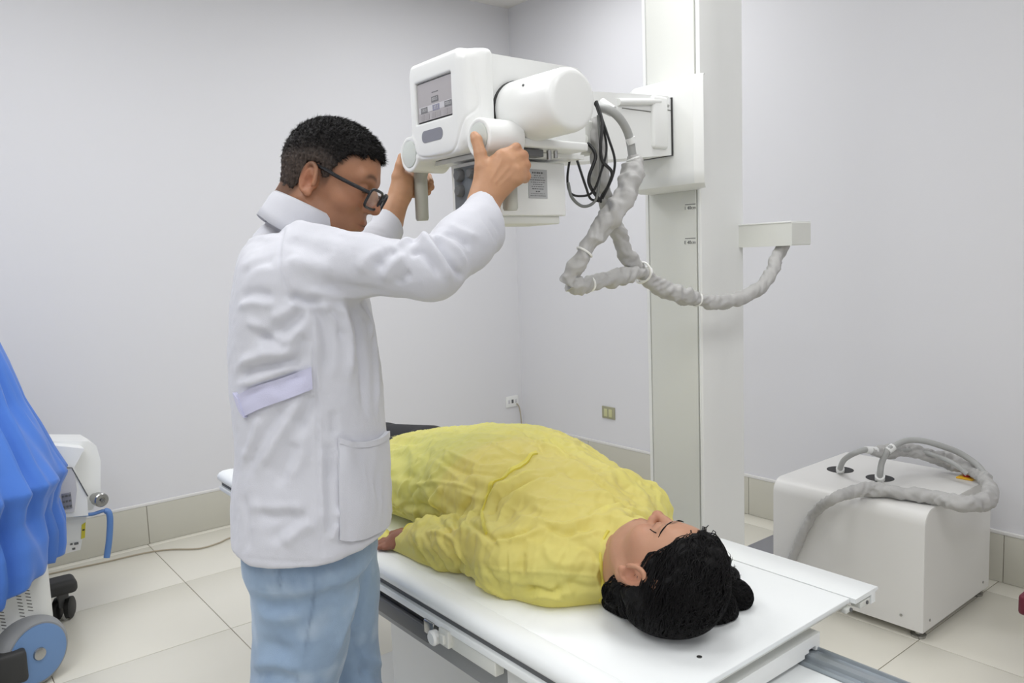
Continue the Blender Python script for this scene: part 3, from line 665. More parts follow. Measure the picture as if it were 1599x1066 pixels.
# ------------------------------------------------------------------ mobile x-ray unit under a blue drape
mu = thing('mobile_xray_unit', (.15, 3.2, 0), 'white mobile x-ray unit on wheels half hidden under the blue cloth', 'x-ray machine')
wc = at(46, 998, 1, 3.02); wc[2] = .121
ax_ = np.array([.44, -.90, 0]); ax_ /= np.linalg.norm(ax_)
MB().lathe(wc-ax_*.05, ax_, [(0, .10), (.004, .115), (.012, .121), (.062, .121), (.078, .115), (.090, .104)], 56).go('wheel', 'tyre', mu, True)
MB().lathe(wc+ax_*.040, ax_, [(-.004, .098), (.004, .098), (.006, .090)], 48).go('hub_cover', 'hubblue', mu, True)
MB().lathe(wc+ax_*.046, ax_, [(0, .022), (.006, .020), (.008, .012)], 24).go('hub_cap', 'steel', mu, True)
S = SDF(); S.box((.08, 3.27, .30), (.26, .24, .14), .05, .02); S.cap((wc+ax_*-.13)+(0, 0, .02), (wc+ax_*-.10)+(0, 0, .02), .135, .130, .02); S.plane((0, 0, -1), -.12, .01)
V, Q = S.mesh(.006, (-.3, 2.9, .0), (.5, 3.6, .55)); obj('base_housing', V, Q, 'white2', mu, True)
vb = MB()
for r_, (x0, y0) in enumerate(((52, 910), (38, 921), (12, 952))):
    pass
vm = MB()
for (x0, y0, n_) in ((38, 921, 7), (25, 930, 7), (-2, 955, 8)):
    for k in range(n_):
        p0 = cast(S, [(x0+1.0*k, y0+5.2*k)])[0]; p1 = cast(S, [(x0+8+1.0*k, y0+5.2*k+1)])[0]; vm.tube([p0, p1], .0017, 6)
vm.go('vent_slots', 'seam', mu, kind='stuff')
rbox('wheel_fork', wc+np.array([-.18, -.10, -.06]), wc+np.array([-.02, .02, .05]), 'dark', mu, .015)
rbox('chassis', (-.3, 2.75, .06), (.12, 3.5, .16), 'dark', mu, .02)
# leg with castor
lg = MB(); c0 = at(112, 920, 1, 3.54)
S = SDF(); S.chain([(.10, 3.42, .20), (.30, 3.50, .175), (c0[0]-.01, 3.54, .165)], [.05, .045, .035], .02)
S.ops = []; S.box((.27, 3.52, .145), (.21, .055, .028), .02, .01); S.box((.16, 3.50, .12), (.08, .05, .045), .02, .03)
V, Q = S.mesh(.006, (-.05, 3.4, .02), (.55, 3.65, .24)); obj('leg', V, Q, 'dark', mu, True)
for dx in (-.022, .022):
    q = np.array([c0[0]-.035, 3.535, .045])+np.array([dx*.9, -dx*.5, 0])
    MB().lathe(q-np.array([.88, -.47, 0])*.012, (.88, -.47, 0), [(0, .036), (.004, .044), (.020, .044), (.024, .036)], 24).go('castor_wheel', 'black', mu, True)
rbox('castor_fork', (c0[0]-.055, 3.515, .05), (c0[0]-.015, 3.555, .125), 'midgrey', mu, .006)
# tube head of the mobile unit
YM = 3.45
m_ = MB()
def A3_(x, y, d=0): q = at(x, y, 1, YM); return (q[0], q[2])
f1 = [A3_(60, 690), A3_(140, 690), A3_(152, 697), A3_(159, 720), A3_(159, 768), A3_(146, 798), A3_(96, 803), A3_(60, 803)]
m_.prism(f1, 1, YM+.02, YM+.20); m_.go('head_shell', 'white', mu, True, angle=35)
f2 = [A3_(60, 690), A3_(128, 697), A3_(112, 727), A3_(132, 770), A3_(134, 800), A3_(96, 803), A3_(60, 803)]
MB().prism(f2, 1, YM-.05, YM+.03).go('head_front', 'white', mu, angle=35)
f3 = [A3_(60, 727), A3_(106, 727), A3_(112, 730), A3_(116, 760), A3_(112, 794), A3_(60, 796)]
MB().prism(f3, 1, YM-.056, YM-.045).go('front_window', 'lcdlight', mu)
MB().tube([np.array([*A3_(60, 725)[:1], YM-.056, A3_(60, 725)[1]]), np.array([A3_(108, 726)[0], YM-.056, A3_(108, 726)[1]]), np.array([A3_(133, 770)[0], YM-.052, A3_(133, 770)[1]])], .0025, 6).go('seam', 'midgrey', mu)
a, b = A3_(92, 766), A3_(109, 788)
kp = rbox('keypad', (a[0], YM-.059, b[1]), (b[0], YM-.055, a[1]), 'badge', mu, .001)
for i in range(3):
    for j in range(3):
        x_ = a[0]+(b[0]-a[0])*(i+.5)/3; z_ = a[1]+(b[1]-a[1])*(j+.5)/3; rbox('key', (x_-.004, YM-.0605, z_-.004), (x_+.004, YM-.058, z_+.004), 'midgrey', kp, .0005)
kx, kz = A3_(155, 776); MB().lathe((kx-.01, YM-.02, kz), (.25, -.97, 0), [(-.03, .018), (0, .018), (.0, .027), (.034, .028), (.038, .024), (.038, .012), (.034, .012)], 32).go('release_knob', 'steel', mu, True)
MB().cyl((kx-.001, YM-.055, kz), (kx+.0, YM-.0585, kz), .006, 12).go('knob_bolt', 'midgrey', mu, True)
f4 = [A3_(60, 805), A3_(134, 803), A3_(124, 856), A3_(60, 872)]
MB().prism(f4, 1, YM-.02, YM+.12).go('collimator', 'white2', mu, angle=35)
rbox('gap_ring', (A3_(85, 800)[0], YM-.03, A3_(85, 806)[1]), (A3_(112, 800)[0], YM+.08, A3_(85, 801)[1]), 'dark', mu, 0)
f5 = [A3_(126, 817), A3_(132, 813), A3_(131, 837), A3_(125, 839)]
yl = MB().prism(f5, 1, YM-.0225, YM-.0195).go('warning_label', 'yellowlabel', mu)
MB().box((A3_(127, 826)[0], YM-.0235, A3_(128, 826)[1]), (A3_(130.5, 824)[0], YM-.022, A3_(128, 824)[1])).go('print', 'black', yl)
lb2 = MB().prism([A3_(100, 850), A3_(124, 844), A3_(122, 856), A3_(100, 862)], 1, YM-.0225, YM-.0195).go('type_label', 'trim', mu)
ik = MB()
for x0, y0, x1, y1 in ((108, 846, 112, 848), (114, 845, 121, 847), (111, 853, 116, 855)):
    a, b = A3_(x0, y0), A3_(x1, y1); ik.box((a[0], YM-.0235, b[1]), (b[0], YM-.022, a[1]))
ik.go('print', 'ink', lb2)
hb_ = [A3_(112, 801), A3_(140, 799), A3_(158, 793), A3_(166, 798), A3_(165, 830), A3_(160, 862)]
MB().tube(cr([(x, YM-.03-.01*i, z) for i, (x, z) in enumerate(hb_)], 6), [.007]*13+[.012]*18, 14).go('blue_handle', 'bluehandle', mu, True)
MB().tube([(.0, 3.45, .62), (.42, 3.55, .62)], .04, 20).go('support_arm', 'white2', mu, True)
MB().tube([(.0, 3.3, .3), (.0, 3.42, .64)], .07, 20).go('mast', 'white2', mu, True)
# drape
zs = np.linspace(0, 1, 90); TH = np.linspace(0, 2*PI, 260, endpoint=False)
cD = np.array([-.12, 3.30]); depc = float(np.array([*cD, 1.0])@CF-CC@CF)
def rad_for(px, z):
    d = ray(px, 700); d0 = np.array([d[0], d[1]]); d0 /= np.linalg.norm(d0)
    return abs(d0[0]*cD[1]-d0[1]*cD[0])
outl = [(1.32, -40), (1.21, 8), (1.09, 28), (.96, 45), (.86, 66), (.76, 84), (.685, 101), (.64, 88), (.58, 80), (.5, 88), (.42, 86), (.36, 78), (.30, 60), (.25, 50), (.2, 45)]
zo = np.array([a for a, _ in outl])[::-1]; ro = np.array([rad_for(b, a) for a, b in outl])[::-1]
# wave pattern: sharp hanging folds that deepen downwards
V = []; rD = np.random.default_rng(5); ph = rD.uniform(0, 6.28, 12)
view = math.atan2(CR[1], CR[0])
hemf = lambda th_: .335+.035*math.sin(2*th_+1)+.05*max(0, math.cos(th_-(view+.25)))**3+.02*math.sin(7*th_)
for i, s_ in enumerate(zs):
    for th_ in TH:
        zt = 1.36; z = zt+(hemf(th_)-zt)*s_
        r0 = np.interp(z, zo, ro); dd = th_-view; dd = (dd+PI) % (2*PI)-PI
        amp = .014+.045*s_**.8
        ww = math.sin(13*th_+ph[0]+1.5*z+.9*math.sin(3*z+ph[1]))*.5+math.sin(23*th_+ph[2]-2.2*z+math.sin(4*z))*.35+math.sin(37*th_+ph[3]+3*z)*.16
        ww = 1-1.8*math.sqrt(ww*ww+.02)
        sil = math.exp(-(dd/.35)**2)
        r = r0+amp*(ww-.55)*(1-.25*sil)
        cap_ = 1-.75*max(0, (z-1.25)/.11)**1.5 if z > 1.25 else 1
        V.append((cD[0]+r*cap_*math.cos(th_), cD[1]+r*cap_*math.sin(th_), z))
n_ = len(TH); f = [(i*n_+k, i*n_+(k+1) % n_, (i+1)*n_+(k+1) % n_, (i+1)*n_+k) for i in range(len(zs)-1) for k in range(n_)]
V.append((cD[0], cD[1], 1.37)); f += [(len(V)-1, (k+1) % n_, k) for k in range(n_)]
dro = obj('dust_cover', V, f, 'drape', None, True); md = dro.modifiers.new('thick', 'SOLIDIFY'); md.thickness = .003; md.offset = 1
meta(dro, 'bright blue cloth draped in long folds over the mobile machine at the left edge', 'cloth')

# ------------------------------------------------------------------ people
def paintmat(name, rough, bump=.15, bscale=400, sub=0.0, spec=.4, sheen=0):
    m = bpy.data.materials.new(name); m.use_nodes = True; nt = m.node_tree; b = nt.nodes['Principled BSDF']; b.inputs['Roughness'].default_value = rough
    b.inputs['Specular IOR Level'].default_value = spec
    if sheen: b.inputs['Sheen Weight'].default_value = sheen
    a = nt.nodes.new('ShaderNodeAttribute'); a.attribute_name = 'tone'; tc = nt.nodes.new('ShaderNodeTexCoord')
    n = nt.nodes.new('ShaderNodeTexNoise'); n.inputs['Scale'].default_value = 60; n.inputs['Detail'].default_value = 4; nt.links.new(tc.outputs['Object'], n.inputs['Vector'])
    mx = nt.nodes.new('ShaderNodeMix'); mx.data_type = 'RGBA'; mx.blend_type = 'MULTIPLY'; mx.inputs[0].default_value = .25
    nt.links.new(a.outputs['Color'], mx.inputs[6]); nt.links.new(n.outputs[0], mx.inputs[7])
    mp = nt.nodes.new('ShaderNodeMapRange'); mp.inputs[3].default_value = .7; mp.inputs[4].default_value = 1.3; nt.links.new(n.outputs[0], mp.inputs[0]); nt.links.new(mp.outputs[0], mx.inputs[7])
    nt.links.new(mx.outputs[2], b.inputs['Base Color'])
    if sub: b.inputs['Subsurface Weight'].default_value = sub; b.inputs['Subsurface Radius'].default_value = (.010, .004, .002); b.inputs['Subsurface Scale'].default_value = 1
    n2 = nt.nodes.new('ShaderNodeTexNoise'); n2.inputs['Scale'].default_value = bscale; nt.links.new(tc.outputs['Object'], n2.inputs['Vector'])
    bp = nt.nodes.new('ShaderNodeBump'); bp.inputs['Strength'].default_value = bump; bp.inputs['Distance'].default_value = .001
    nt.links.new(n2.outputs[0], bp.inputs['Height']); nt.links.new(bp.outputs[0], b.inputs['Normal']); MATS[name] = m; return m
paintmat('skin', .48, .2, 350, .12)
paintmat('denim', .85, .5, 900, 0, .15, .2)
mat('coat', rgb(197, 198, 205), .75, bump=.25, bscale=700, spec=.25, sheen=.15)
mat('coat2', rgb(190, 190, 212), .75, bump=.25, bscale=700, spec=.25)
mat('hair', rgb(20, 18, 18), .6, bump=.6, bscale=500, spec=.25)
mat('hair2', rgb(9, 8, 9), .6, bump=.5, bscale=300, spec=.2)
mat('frame', rgb(22, 24, 28), .3)
mat('lens', (1, 1, 1, 1), .02, trans=1, alpha=.25)
mat('shoe', rgb(70, 70, 74), .6)
mat('thread', rgb(120, 96, 70), .7)
mat('trousers', rgb(28, 28, 32), .85)
mat('shirt', rgb(84, 122, 96), .85)
def tone(o, cols):
    at_ = o.data.color_attributes.new('tone', 'FLOAT_COLOR', 'POINT'); c = np.ones((len(cols), 4)); c[:, :3] = cols; at_.data.foreach_set('color', c.ravel())
def worldv(o):
    v = np.zeros(len(o.data.vertices)*3); o.data.vertices.foreach_get('co', v); return v.reshape(-1, 3)+np.array(o.location)+(np.array(wloc(o.parent)) if o.parent else 0)
class Fr:
    def __init__(s, O, R): s.O = np.array(O, float); s.R = np.array(R, float)
    def __call__(s, f, l, u): return s.O+np.array([f, l, u])@s.R
    def loc(s, P): return (P-s.O)@s.R.T
def orth(f, u):
    f = np.array(f, float); f /= np.linalg.norm(f); u = np.array(u, float); u = u-f*(u@f); u /= np.linalg.norm(u); return np.array([f, np.cross(u, f), u])
def rotax(R, axis, deg):     # rotate a frame about one of its own axes
    a = math.radians(deg); c, s_ = math.cos(a), math.sin(a); k = R[axis]; K = np.array([[0, -k[2], k[1]], [k[2], 0, -k[0]], [-k[1], k[0], 0]])
    Q_ = np.eye(3)+s_*K+(1-c)*K@K; return R@Q_.T
def head(S, H, fem=False):
    R = H.R; E = lambda c, r, k=.012, m='u', RR=None: S.ell(H(*c), r, k, m, R if RR is None else RR)
    E((-.002, 0, .048), (.088, .074, .080)); E((-.022, 0, .03), (.068, .072, .078), .03)
    E((.035, 0, .045), (.060, .063, .060), .03); E((.030, 0, -.02), (.062, .060, .080), .03)
    jw = .050 if fem else .054
    E((.030, 0, -.060), (.056, jw, .044), .025)
    jz = .008 if fem else 0
    S.cap(H(-.012, -jw-.004, -.045), H(.062-jz, -.020, -.092+jz), .012, .014, .022); S.cap(H(-.012, jw+.004, -.045), H(.062-jz, .020, -.092+jz), .012, .014, .022)
    E((.072-jz*1.3, 0, -.096+jz*1.3), (.019, .022, .016), .018)
    for s_ in (-1, 1):
        S.cap(H(.088, s_*.014, .038), H(.078, s_*.046, .040), .010, .010, .016)       # brow
        E((.058, s_*.040, -.014), (.032, .026, .026), .02)                            # cheek
        S.ell(H(.105, s_*.033, .018), (.020, .017, .012), .012, 's', R)                 # socket
        S.ell(H(.079, s_*.032, .017), (.0165, .0165, .0145), .004, 'u', R)               # lid
        S.cap(H(.0935, s_*.022, .0125), H(.089, s_*.043, .0125), .0012, .0012, .002, 's')
    E((.074, 0, -.052), (.028, .036, .034), .02)                                      # muzzle
    nw = .9 if fem else 1.12
    S.chain([H(.090, 0, .034), H(.101, 0, .010), H(.112, 0, -.008)], [.007*nw, .008*nw, .010*nw], .010)
    S.ell(H(.112, 0, -.014), (.0115*nw, .0115*nw, .0095), .008, 'u', R)
    for s_ in (-1, 1):
        S.ell(H(.099, s_*.0125*nw, -.017), (.012, .008, .008), .006, 'u', R)
        S.ell(H(.106, s_*.007*nw, -.0245), (.006, .0035, .003), .002, 's', R)
    lw = .022
    S.chain([H(.088, -lw, -.0505), H(.099, -.008, -.0455), H(.100, 0, -.0465), H(.099, .008, -.0455), H(.088, lw, -.0505)], [.003, .0055, .005, .0055, .003], .005)
    S.chain([H(.088, -lw, -.052), H(.096, -.009, -.0575), H(.0975, 0, -.058), H(.096, .009, -.0575), H(.088, lw, -.052)], [.003, .0055, .006, .0055, .003], .005)
    S.chain([H(.090, -lw-.001, -.0515), H(.1045, 0, -.0520), H(.090, lw+.001, -.0515)], [.0012, .0014, .0012], .002, mode='s')
    E((.094, 0, -.074), (.010, .020, .007), .010, 's')
    for s_ in (-1, 1):                                                                # ears
        er = orth(R[0]*.94+s_*R[1]*.34, R[2]*.97-R[0]*.22)
        c = H(-.008, s_*.079, .000)
        S.ell(c-er[1]*s_*.001, (.018, .0050, .030), .003, 'u', er); S.ell(H(-.002, s_*.073, -.004), (.013, .008, .018), .006, 'u', er)
        n = 13; P = []
        for i in range(n):
            a = math.radians(-120+270*i/(n-1)); P.append(c+er[0]*(-.017*math.cos(a-PI/2+.2))*1.0+er[2]*.029*math.sin(a)*-1*-1+er[1]*s_*.003)
        S.chain([c+er[0]*.017*math.cos(t)+er[2]*.029*math.sin(t)+er[1]*s_*.004 for t in np.radians(np.linspace(-15, 255, 16))], [.0044]*16, .0015)
        S.chain([c+er[0]*(.008*math.cos(t)-.001)+er[2]*(.018*math.sin(t)-.001)+er[1]*s_*.003 for t in np.radians(np.linspace(30, 230, 10))], [.003]*10, .002)
        S.ell(c+er[0]*.002-er[2]*.006+er[1]*s_*.006, (.0095, .008, .0125), .003, 's', er)
        S.ell(c+er[0]*.006-er[2]*.028+er[1]*s_*.002, (.009, .0055, .009), .005, 'u', er)
        S.cap(c+er[0]*.015-er[2]*.003+er[1]*s_*.003, c+er[0]*.014-er[2]*.010+er[1]*s_*.004, .0035, .003, .003)
def headtone(P, H, base, c, fem):
    q = H.loc(P); near = np.linalg.norm(q, axis=1) < .2
    def bl(w_, col):
        nonlocal c; w_ = (np.clip(w_, 0, 1)*near)[:, None]; c = c*(1-w_)+np.array(col)*w_
    b = np.array(base)
    red = b*np.array([1.0, .72, .68])
    bl(.5*np.exp(-((q[:, 0]-.112)/.02)**2-((q[:, 1])/.02)**2-((q[:, 2]+.015)/.018)**2), red)
    bl(.6*np.exp(-((np.abs(q[:, 1])-.080)/.010)**2-((q[:, 0]+.008)/.03)**2-(q[:, 2]/.035)**2), red)
    bl(.35*np.exp(-((np.abs(q[:, 1])-.045)/.02)**2-((q[:, 0]-.07)/.03)**2-((q[:, 2]+.012)/.02)**2), red)
    lip = np.exp(-((q[:, 2]+.052+.0*q[:, 1])/.0095)**4)*np.exp(-(q[:, 1]/.021)**4)*(q[:, 0] > .084); bl(.75*lip, b*np.array([.78, .5, .5]) if not fem else b*np.array([.75, .42, .42]))
    bl(.9*np.exp(-((q[:, 2]+.0518)/.0016)**2)*np.exp(-(q[:, 1]/.022)**4)*(q[:, 0] > .08), b*.25)
    bl(.55*np.exp(-((np.abs(q[:, 1])-.033)/.018)**2-((q[:, 2]-.012)/.013)**2)*(q[:, 0] > .06), b*np.array([.62, .52, .5]))
    bl(.9*np.exp(-((q[:, 2]-.0122)/.0015)**2)*np.exp(-((np.abs(q[:, 1])-.033)/.012)**4)*(q[:, 0] > .07), b*.12)
    br = .044+.004*np.cos((np.abs(q[:, 1])-.03)*90)-(.10 if not fem else .22)*np.maximum(0, np.abs(q[:, 1])-.038)
    w_ = .0048 if not fem else .0026
    bl((.8 if not fem else .75)*np.exp(-((q[:, 2]-br)/w_)**2)*np.exp(-((np.abs(q[:, 1])-.032)/.019)**4)*(q[:, 0] > .05), b*.10)
    if not fem: bl(.30*(1/(1+np.exp((q[:, 2]+.042)/.008)))*(1/(1+np.exp((-q[:, 0]+.02)/.01)))*(q[:, 2] > -.12), b*np.array([.55, .55, .6]))
    if not fem:
        fx_ = [-.12, -.085, -.05, -.032, -.022, .004, .012, .022, .034, .050, .12]; hx_ = [-.062, -.062, -.050, -.02, .030, .034, .004, .008, .048, .074, .12]
        g_ = q[:, 2]-np.interp(q[:, 0], fx_, hx_); bl(.75/(1+np.exp(-(g_+.010)/.005))*(np.abs(q[:, 1]) > .03), b*.16)
    if fem:
        ux_ = [-.2, -.07, -.04, -.01, .012, .03, .05, .068, .084, .098, .12, .2]; gx_ = [-.045, -.042, -.036, -.032, .010, .030, .034, .048, .066, .082, .2, .3]
        g_ = np.interp(q[:, 2], ux_, gx_)-q[:, 0]; bl(1/(1+np.exp(-(g_-.001)/.003))*(q[:, 2] > -.035)*((np.abs(q[:, 1]) < .0755) | (q[:, 0] < -.03)), b*.05)
    return c
def fingers(S, J, R_, k=.003):   # J: per finger 4 joints
    for j, r in zip(J, R_): S.chain(j, [r, r*.92, r*.86, r*.78][:len(j)], k, .010)

# ---------------- the man
man = thing('person', (.60, 1.50, 0), 'man with short dark hair, glasses, white lab coat and pale jeans holding both console handles', 'person')
HR = np.array([[0.6932, -0.666, -0.2755], [0.6817, 0.73, -0.0496], [0.2342, -0.1535, 0.96]])
HR = rotax(HR, 1, 7)
H = Fr(np.array([.7342, 1.508, 1.5547])-CR*.008, HR)
TF = np.array([.86, -.51, 0]); TF /= np.linalg.norm(TF); TL = np.array([-TF[1], TF[0], 0])
SR, SL_ = U(480, 390, 1.50), U(462, 395, 1.80)
ER, WR = U(675, 418, 1.455), U(752, 318, 1.605)
EL, WL = U(562, 420, 1.76), U(616, 324, 1.90)
NB = U(492, 352, 1.62)          # base of the neck
B = SDF(); head(B, H)
B.chain([H(-.028, 0, -.02), H(-.038, 0, -.07), NB+(0, 0, .02), NB-(0, 0, .07)], [.054, .052, .052, .060], .03)
B.cap(H(.02, -.03, -.07), H(-.01, -.03, -.12), .03, .04, .03)
torso = []
for y, xl, xr, b_, dp in ((372, 400, 540, .09, 1.62), (410, 385, 552, .15, 1.60), (470, 379, 567, .16, 1.60), (600, 378, 587, .155, 1.60), (690, 383, 594, .16, 1.60), (800, 390, 590, .155, 1.60), (870, 400, 585, .14, 1.60)):
    c_ = U((xl+xr)/2, y, dp); torso.append((c_[2], c_, (xr-xl)/2*dp/F*.86, b_*.94))
TC = U(489, 860, 1.60)
B.loft(torso, (0, 0, 1), TF, TL, .03)
B.chain([SR, ER], [.046, .036], .04); B.chain([SL_, EL], [.046, .036], .04)
CuR, CuL = (U(783, 376, 1.585)+U(735, 315, 1.60))/2, (U(627, 368, 1.89)+U(588, 335, 1.90))/2
B.chain([ER, CuR+(ER-CuR)*.25, CuR+(WR-CuR)*.2, WR], [.032, .031, .031, .0265], .02); B.chain([EL, CuL+(EL-CuL)*.25, CuL+(WL-CuL)*.2, WL], [.030, .028, .028, .0250], .02)
HPR = TC-TL*.08; HPL = TC+TL*.08
KR, KL = U(466, 1040, 1.53)-np.array([0, 0, .06]), U(548, 1040, 1.68)-np.array([0, 0, .06])
AR, AL = np.array([KR[0]-.03, KR[1]+.01, .09]), np.array([KL[0]-.02, KL[1]+.01, .09])
B.chain([HPR, KR, AR], [.070, .055, .042], .03); B.chain([HPL, KL, AL], [.070, .055, .042], .03)
# right hand: back of the hand towards the lens, fingers round the grip, thumb up on the disc
pR = [U(752, 300, 1.615), U(766, 274, 1.612), U(786, 258, 1.61)]
B.ell(U(779, 268, 1.612), (.034, .046, .019), .012, 'u', orth(U(800, 290, 1.61)-U(790, 232, 1.61), -CF))
B.chain([WR, U(764, 290, 1.612)], [.027, .028], .02); B.chain([U(757, 296, 1.61), U(789, 250, 1.606)], [.024, .021], .02); B.chain([U(770, 304, 1.612), U(806, 272, 1.608)], [.022, .018], .02)
JR = [[U(785, 244, 1.603), U(806, 231, 1.618), U(808, 234, 1.648), U(798, 240, 1.664)],
      [U(798, 252, 1.600), U(817, 243, 1.618), U(817, 247, 1.650), U(802, 252, 1.668)],
      [U(804, 265, 1.601), U(821, 258, 1.618), U(820, 262, 1.650), U(806, 266, 1.667)],
      [U(806, 279, 1.604), U(822, 275, 1.620), U(820, 279, 1.648), U(808, 281, 1.662)]]
fingers(B, JR, [.0118, .0120, .0116, .0105])
for j in JR: B.ell(j[0], (.012, .012, .010), .010)
B.chain([U(760, 288, 1.608), U(754, 262, 1.603), U(750, 240, 1.604), U(744, 218, 1.609), U(741, 212, 1.611)], [.020, .0165, .0130, .0118, .0095], .004, .014)
# left hand: palm side seen, thumb up beside the disc, fingers closing behind the grip
gL = np.array([1.05, 1.658, 1.56])
B.chain([WL, U(626, 302, 1.905), U(633, 282, 1.915)], [.0245, .024, .021], .02)
B.ell(U(631, 290, 1.915), (.016, .028, .040), .012, 'u', orth(CR, CU))
B.chain([U(622, 296, 1.900), U(621, 276, 1.895), U(625, 258, 1.892), U(627, 245, 1.893)], [.016, .0145, .0120, .0095], .004, .014)
JL = [[U(636, 272, 1.925), U(650, 268, 1.962), U(668, 276, 1.962), U(672, 284, 1.940)],
      [U(636, 282, 1.928), U(650, 280, 1.966), U(668, 286, 1.966), U(673, 292, 1.942)],
      [U(635, 293, 1.928), U(648, 292, 1.962), U(664, 296, 1.962), U(668, 300, 1.940)],
      [U(633, 303, 1.924), U(646, 303, 1.955), U(658, 305, 1.952), U(663, 307, 1.934)]]
fingers(B, JL, [.0115, .0118, .0112, .010])
fineZ = lambda c: (np.linalg.norm(c-H.O, axis=1) < .20) | (np.linalg.norm(c-U(770, 280, 1.61), axis=1) < .16) | (np.linalg.norm(c-U(625, 300, 1.91), axis=1) < .15)
V1, Q1 = B.mesh(.0023, H.O-.3, H.O+.3, lambda c: np.linalg.norm(c-H.O, axis=1) < .20)
for cc in (U(770, 280, 1.61), U(625, 300, 1.91)):
    V2, Q2 = B.mesh(.0021, cc-.18, cc+.18, (lambda cc: lambda c: np.linalg.norm(c-cc, axis=1) < .135)(cc)); Q1 = np.vstack([Q1, Q2+len(V1)]); V1 = np.vstack([V1, V2])
V2, Q2 = B.mesh(.010, (.25, 1.1, .0), (1.15, 1.95, 1.6), lambda c: (np.linalg.norm(c-H.O, axis=1) > .17) & (np.linalg.norm(c-U(770, 280, 1.61), axis=1) > .125) & (np.linalg.norm(c-U(625, 300, 1.91), axis=1) > .125))
V2 = V2-normals(V2, Q2)*.002
Q1 = np.vstack([Q1, Q2+len(V1)]); V1 = np.vstack([V1, V2])
N1 = normals(V1, Q1)
# tendons, knuckle creases
V1 = V1+N1*strokes(V1, N1, ST(B, [([(764, 285), (786, 246)], .004, .0012), ([(772, 288), (799, 254)], .004, .0012), ([(778, 292), (804, 267)], .004, .001), ([(748, 300), (752, 306), (762, 313)], .003, -.0008), ([(745, 235), (757, 233)], .002, -.0006)]))[:, None]
bo = obj('body', V1, Q1, 'skin', man, True)
skm = np.array(rgb(160, 114, 86)[:3]); skh = np.array(rgb(184, 139, 106)[:3]); P = V1; c = np.tile(skm, (len(P), 1)); c = headtone(P, H, skm, c, False); hw_ = np.clip((P[:, 0]-.86)/.08, 0, 1)[:, None]; c = c*(1-hw_)+skh*hw_
for j in JR+JL:
    for q in (j[1], j[2]):
        w_ = (.35*np.exp(-(np.linalg.norm(P-q, axis=1)/.014)**2))[:, None]; c = c*(1-w_)+skm*np.array([1.05, .8, .75])*w_
c *= (1+.06*nz(P, 14, 3))[:, None]; tone(bo, c)
tn = JR[0][0]
# nail of the thumb
# hair
HS = SDF()
R_ = H.R
HS.ell(H(-.003, 0, .050), (.094, .080, .087), .012, 'u', R_); HS.ell(H(-.022, 0, .030), (.073, .077, .084), .03, 'u', R_); HS.ell(H(.036, 0, .058), (.068, .066, .064), .03, 'u', R_)
HS.ell(H(-.032, 0, -.02), (.053, .059, .05), .02, 'u', R_)
fx = np.array([-.12, -.085, -.05, -.032, -.022, .004, .012, .022, .034, .050, .068, .085, .12]); hx = np.array([-.062, -.062, -.050, -.02, .030, .034, .008, .012, .050, .074, .080, .090, .10])
HS.add(lambda P: (lambda q: (np.interp(q[:, 0], fx, hx)+.008*np.sin(q[:, 1]*260)*(q[:, 0] > .07)+.0015*np.sin(q[:, 0]*900+q[:, 1]*500)-q[:, 2])*.7)(H.loc(P)), (0, 0, 0), 1e9, .006, 'i')
V, Q = HS.mesh(.0026, H.O-.16, H.O+.2, smooth=2); N = normals(V, Q); V = V+N*(.0016*nz(V, 60, 2)+.0012*nz(V, 160, 4, 1))[:, None]
paintmat('hairtone', .6, .6, 500, 0, .25)
hr = obj('hair', V, Q, 'hairtone', man, True); qh = H.loc(V)
sd_ = 1/(1+np.exp((qh[:, 2]-.058+.35*np.abs(qh[:, 0]+.01))/.010)); c = np.array(rgb(20, 18, 18)[:3])*(1-sd_[:, None])+np.array(rgb(66, 56, 50)[:3])*sd_[:, None]
c *= (1+.35*nz(V, 120, 77, 2))[:, None]; tone(hr, np.clip(c, .002, 1))
# short strands
def strands(name, V, N, m, parent, n, L, dirf, wd=.0006, seed=1, kind='stuff'):
    r = np.random.default_rng(seed); i = r.integers(0, len(V), n); p = V[i]; d = dirf(p, N[i])+r.normal(size=(n, 3))*.28; d /= np.linalg.norm(d, axis=1)[:, None]
    Ls = L*r.uniform(.5, 1.2, n)[:, None]; s_ = np.cross(d, r.normal(size=(n, 3))); s_ /= np.linalg.norm(s_, axis=1)[:, None]
    a = p-s_*wd; b = p+s_*wd; c_ = p+d*Ls; V_ = np.stack([a, b, c_], 1).reshape(-1, 3); F_ = np.arange(3*n).reshape(-1, 3)
    return obj(name, V_, F_, m, parent, False, kind=kind)
tp_ = np.nonzero(sd_ < .35)[0]; sdx = np.nonzero(sd_ >= .35)[0]
strands('short_hairs', V[sdx], N[sdx], 'hair', hr, 5000, .0035, lambda p, n: n*.5-H.R[2]*.9-H.R[0]*.3, .0004, 2)
strands('short_hairs', V[tp_], N[tp_], 'hair', hr, 14000, .009, lambda p, n: n*.8+H.R[0]*.8+H.R[2]*(-.2))
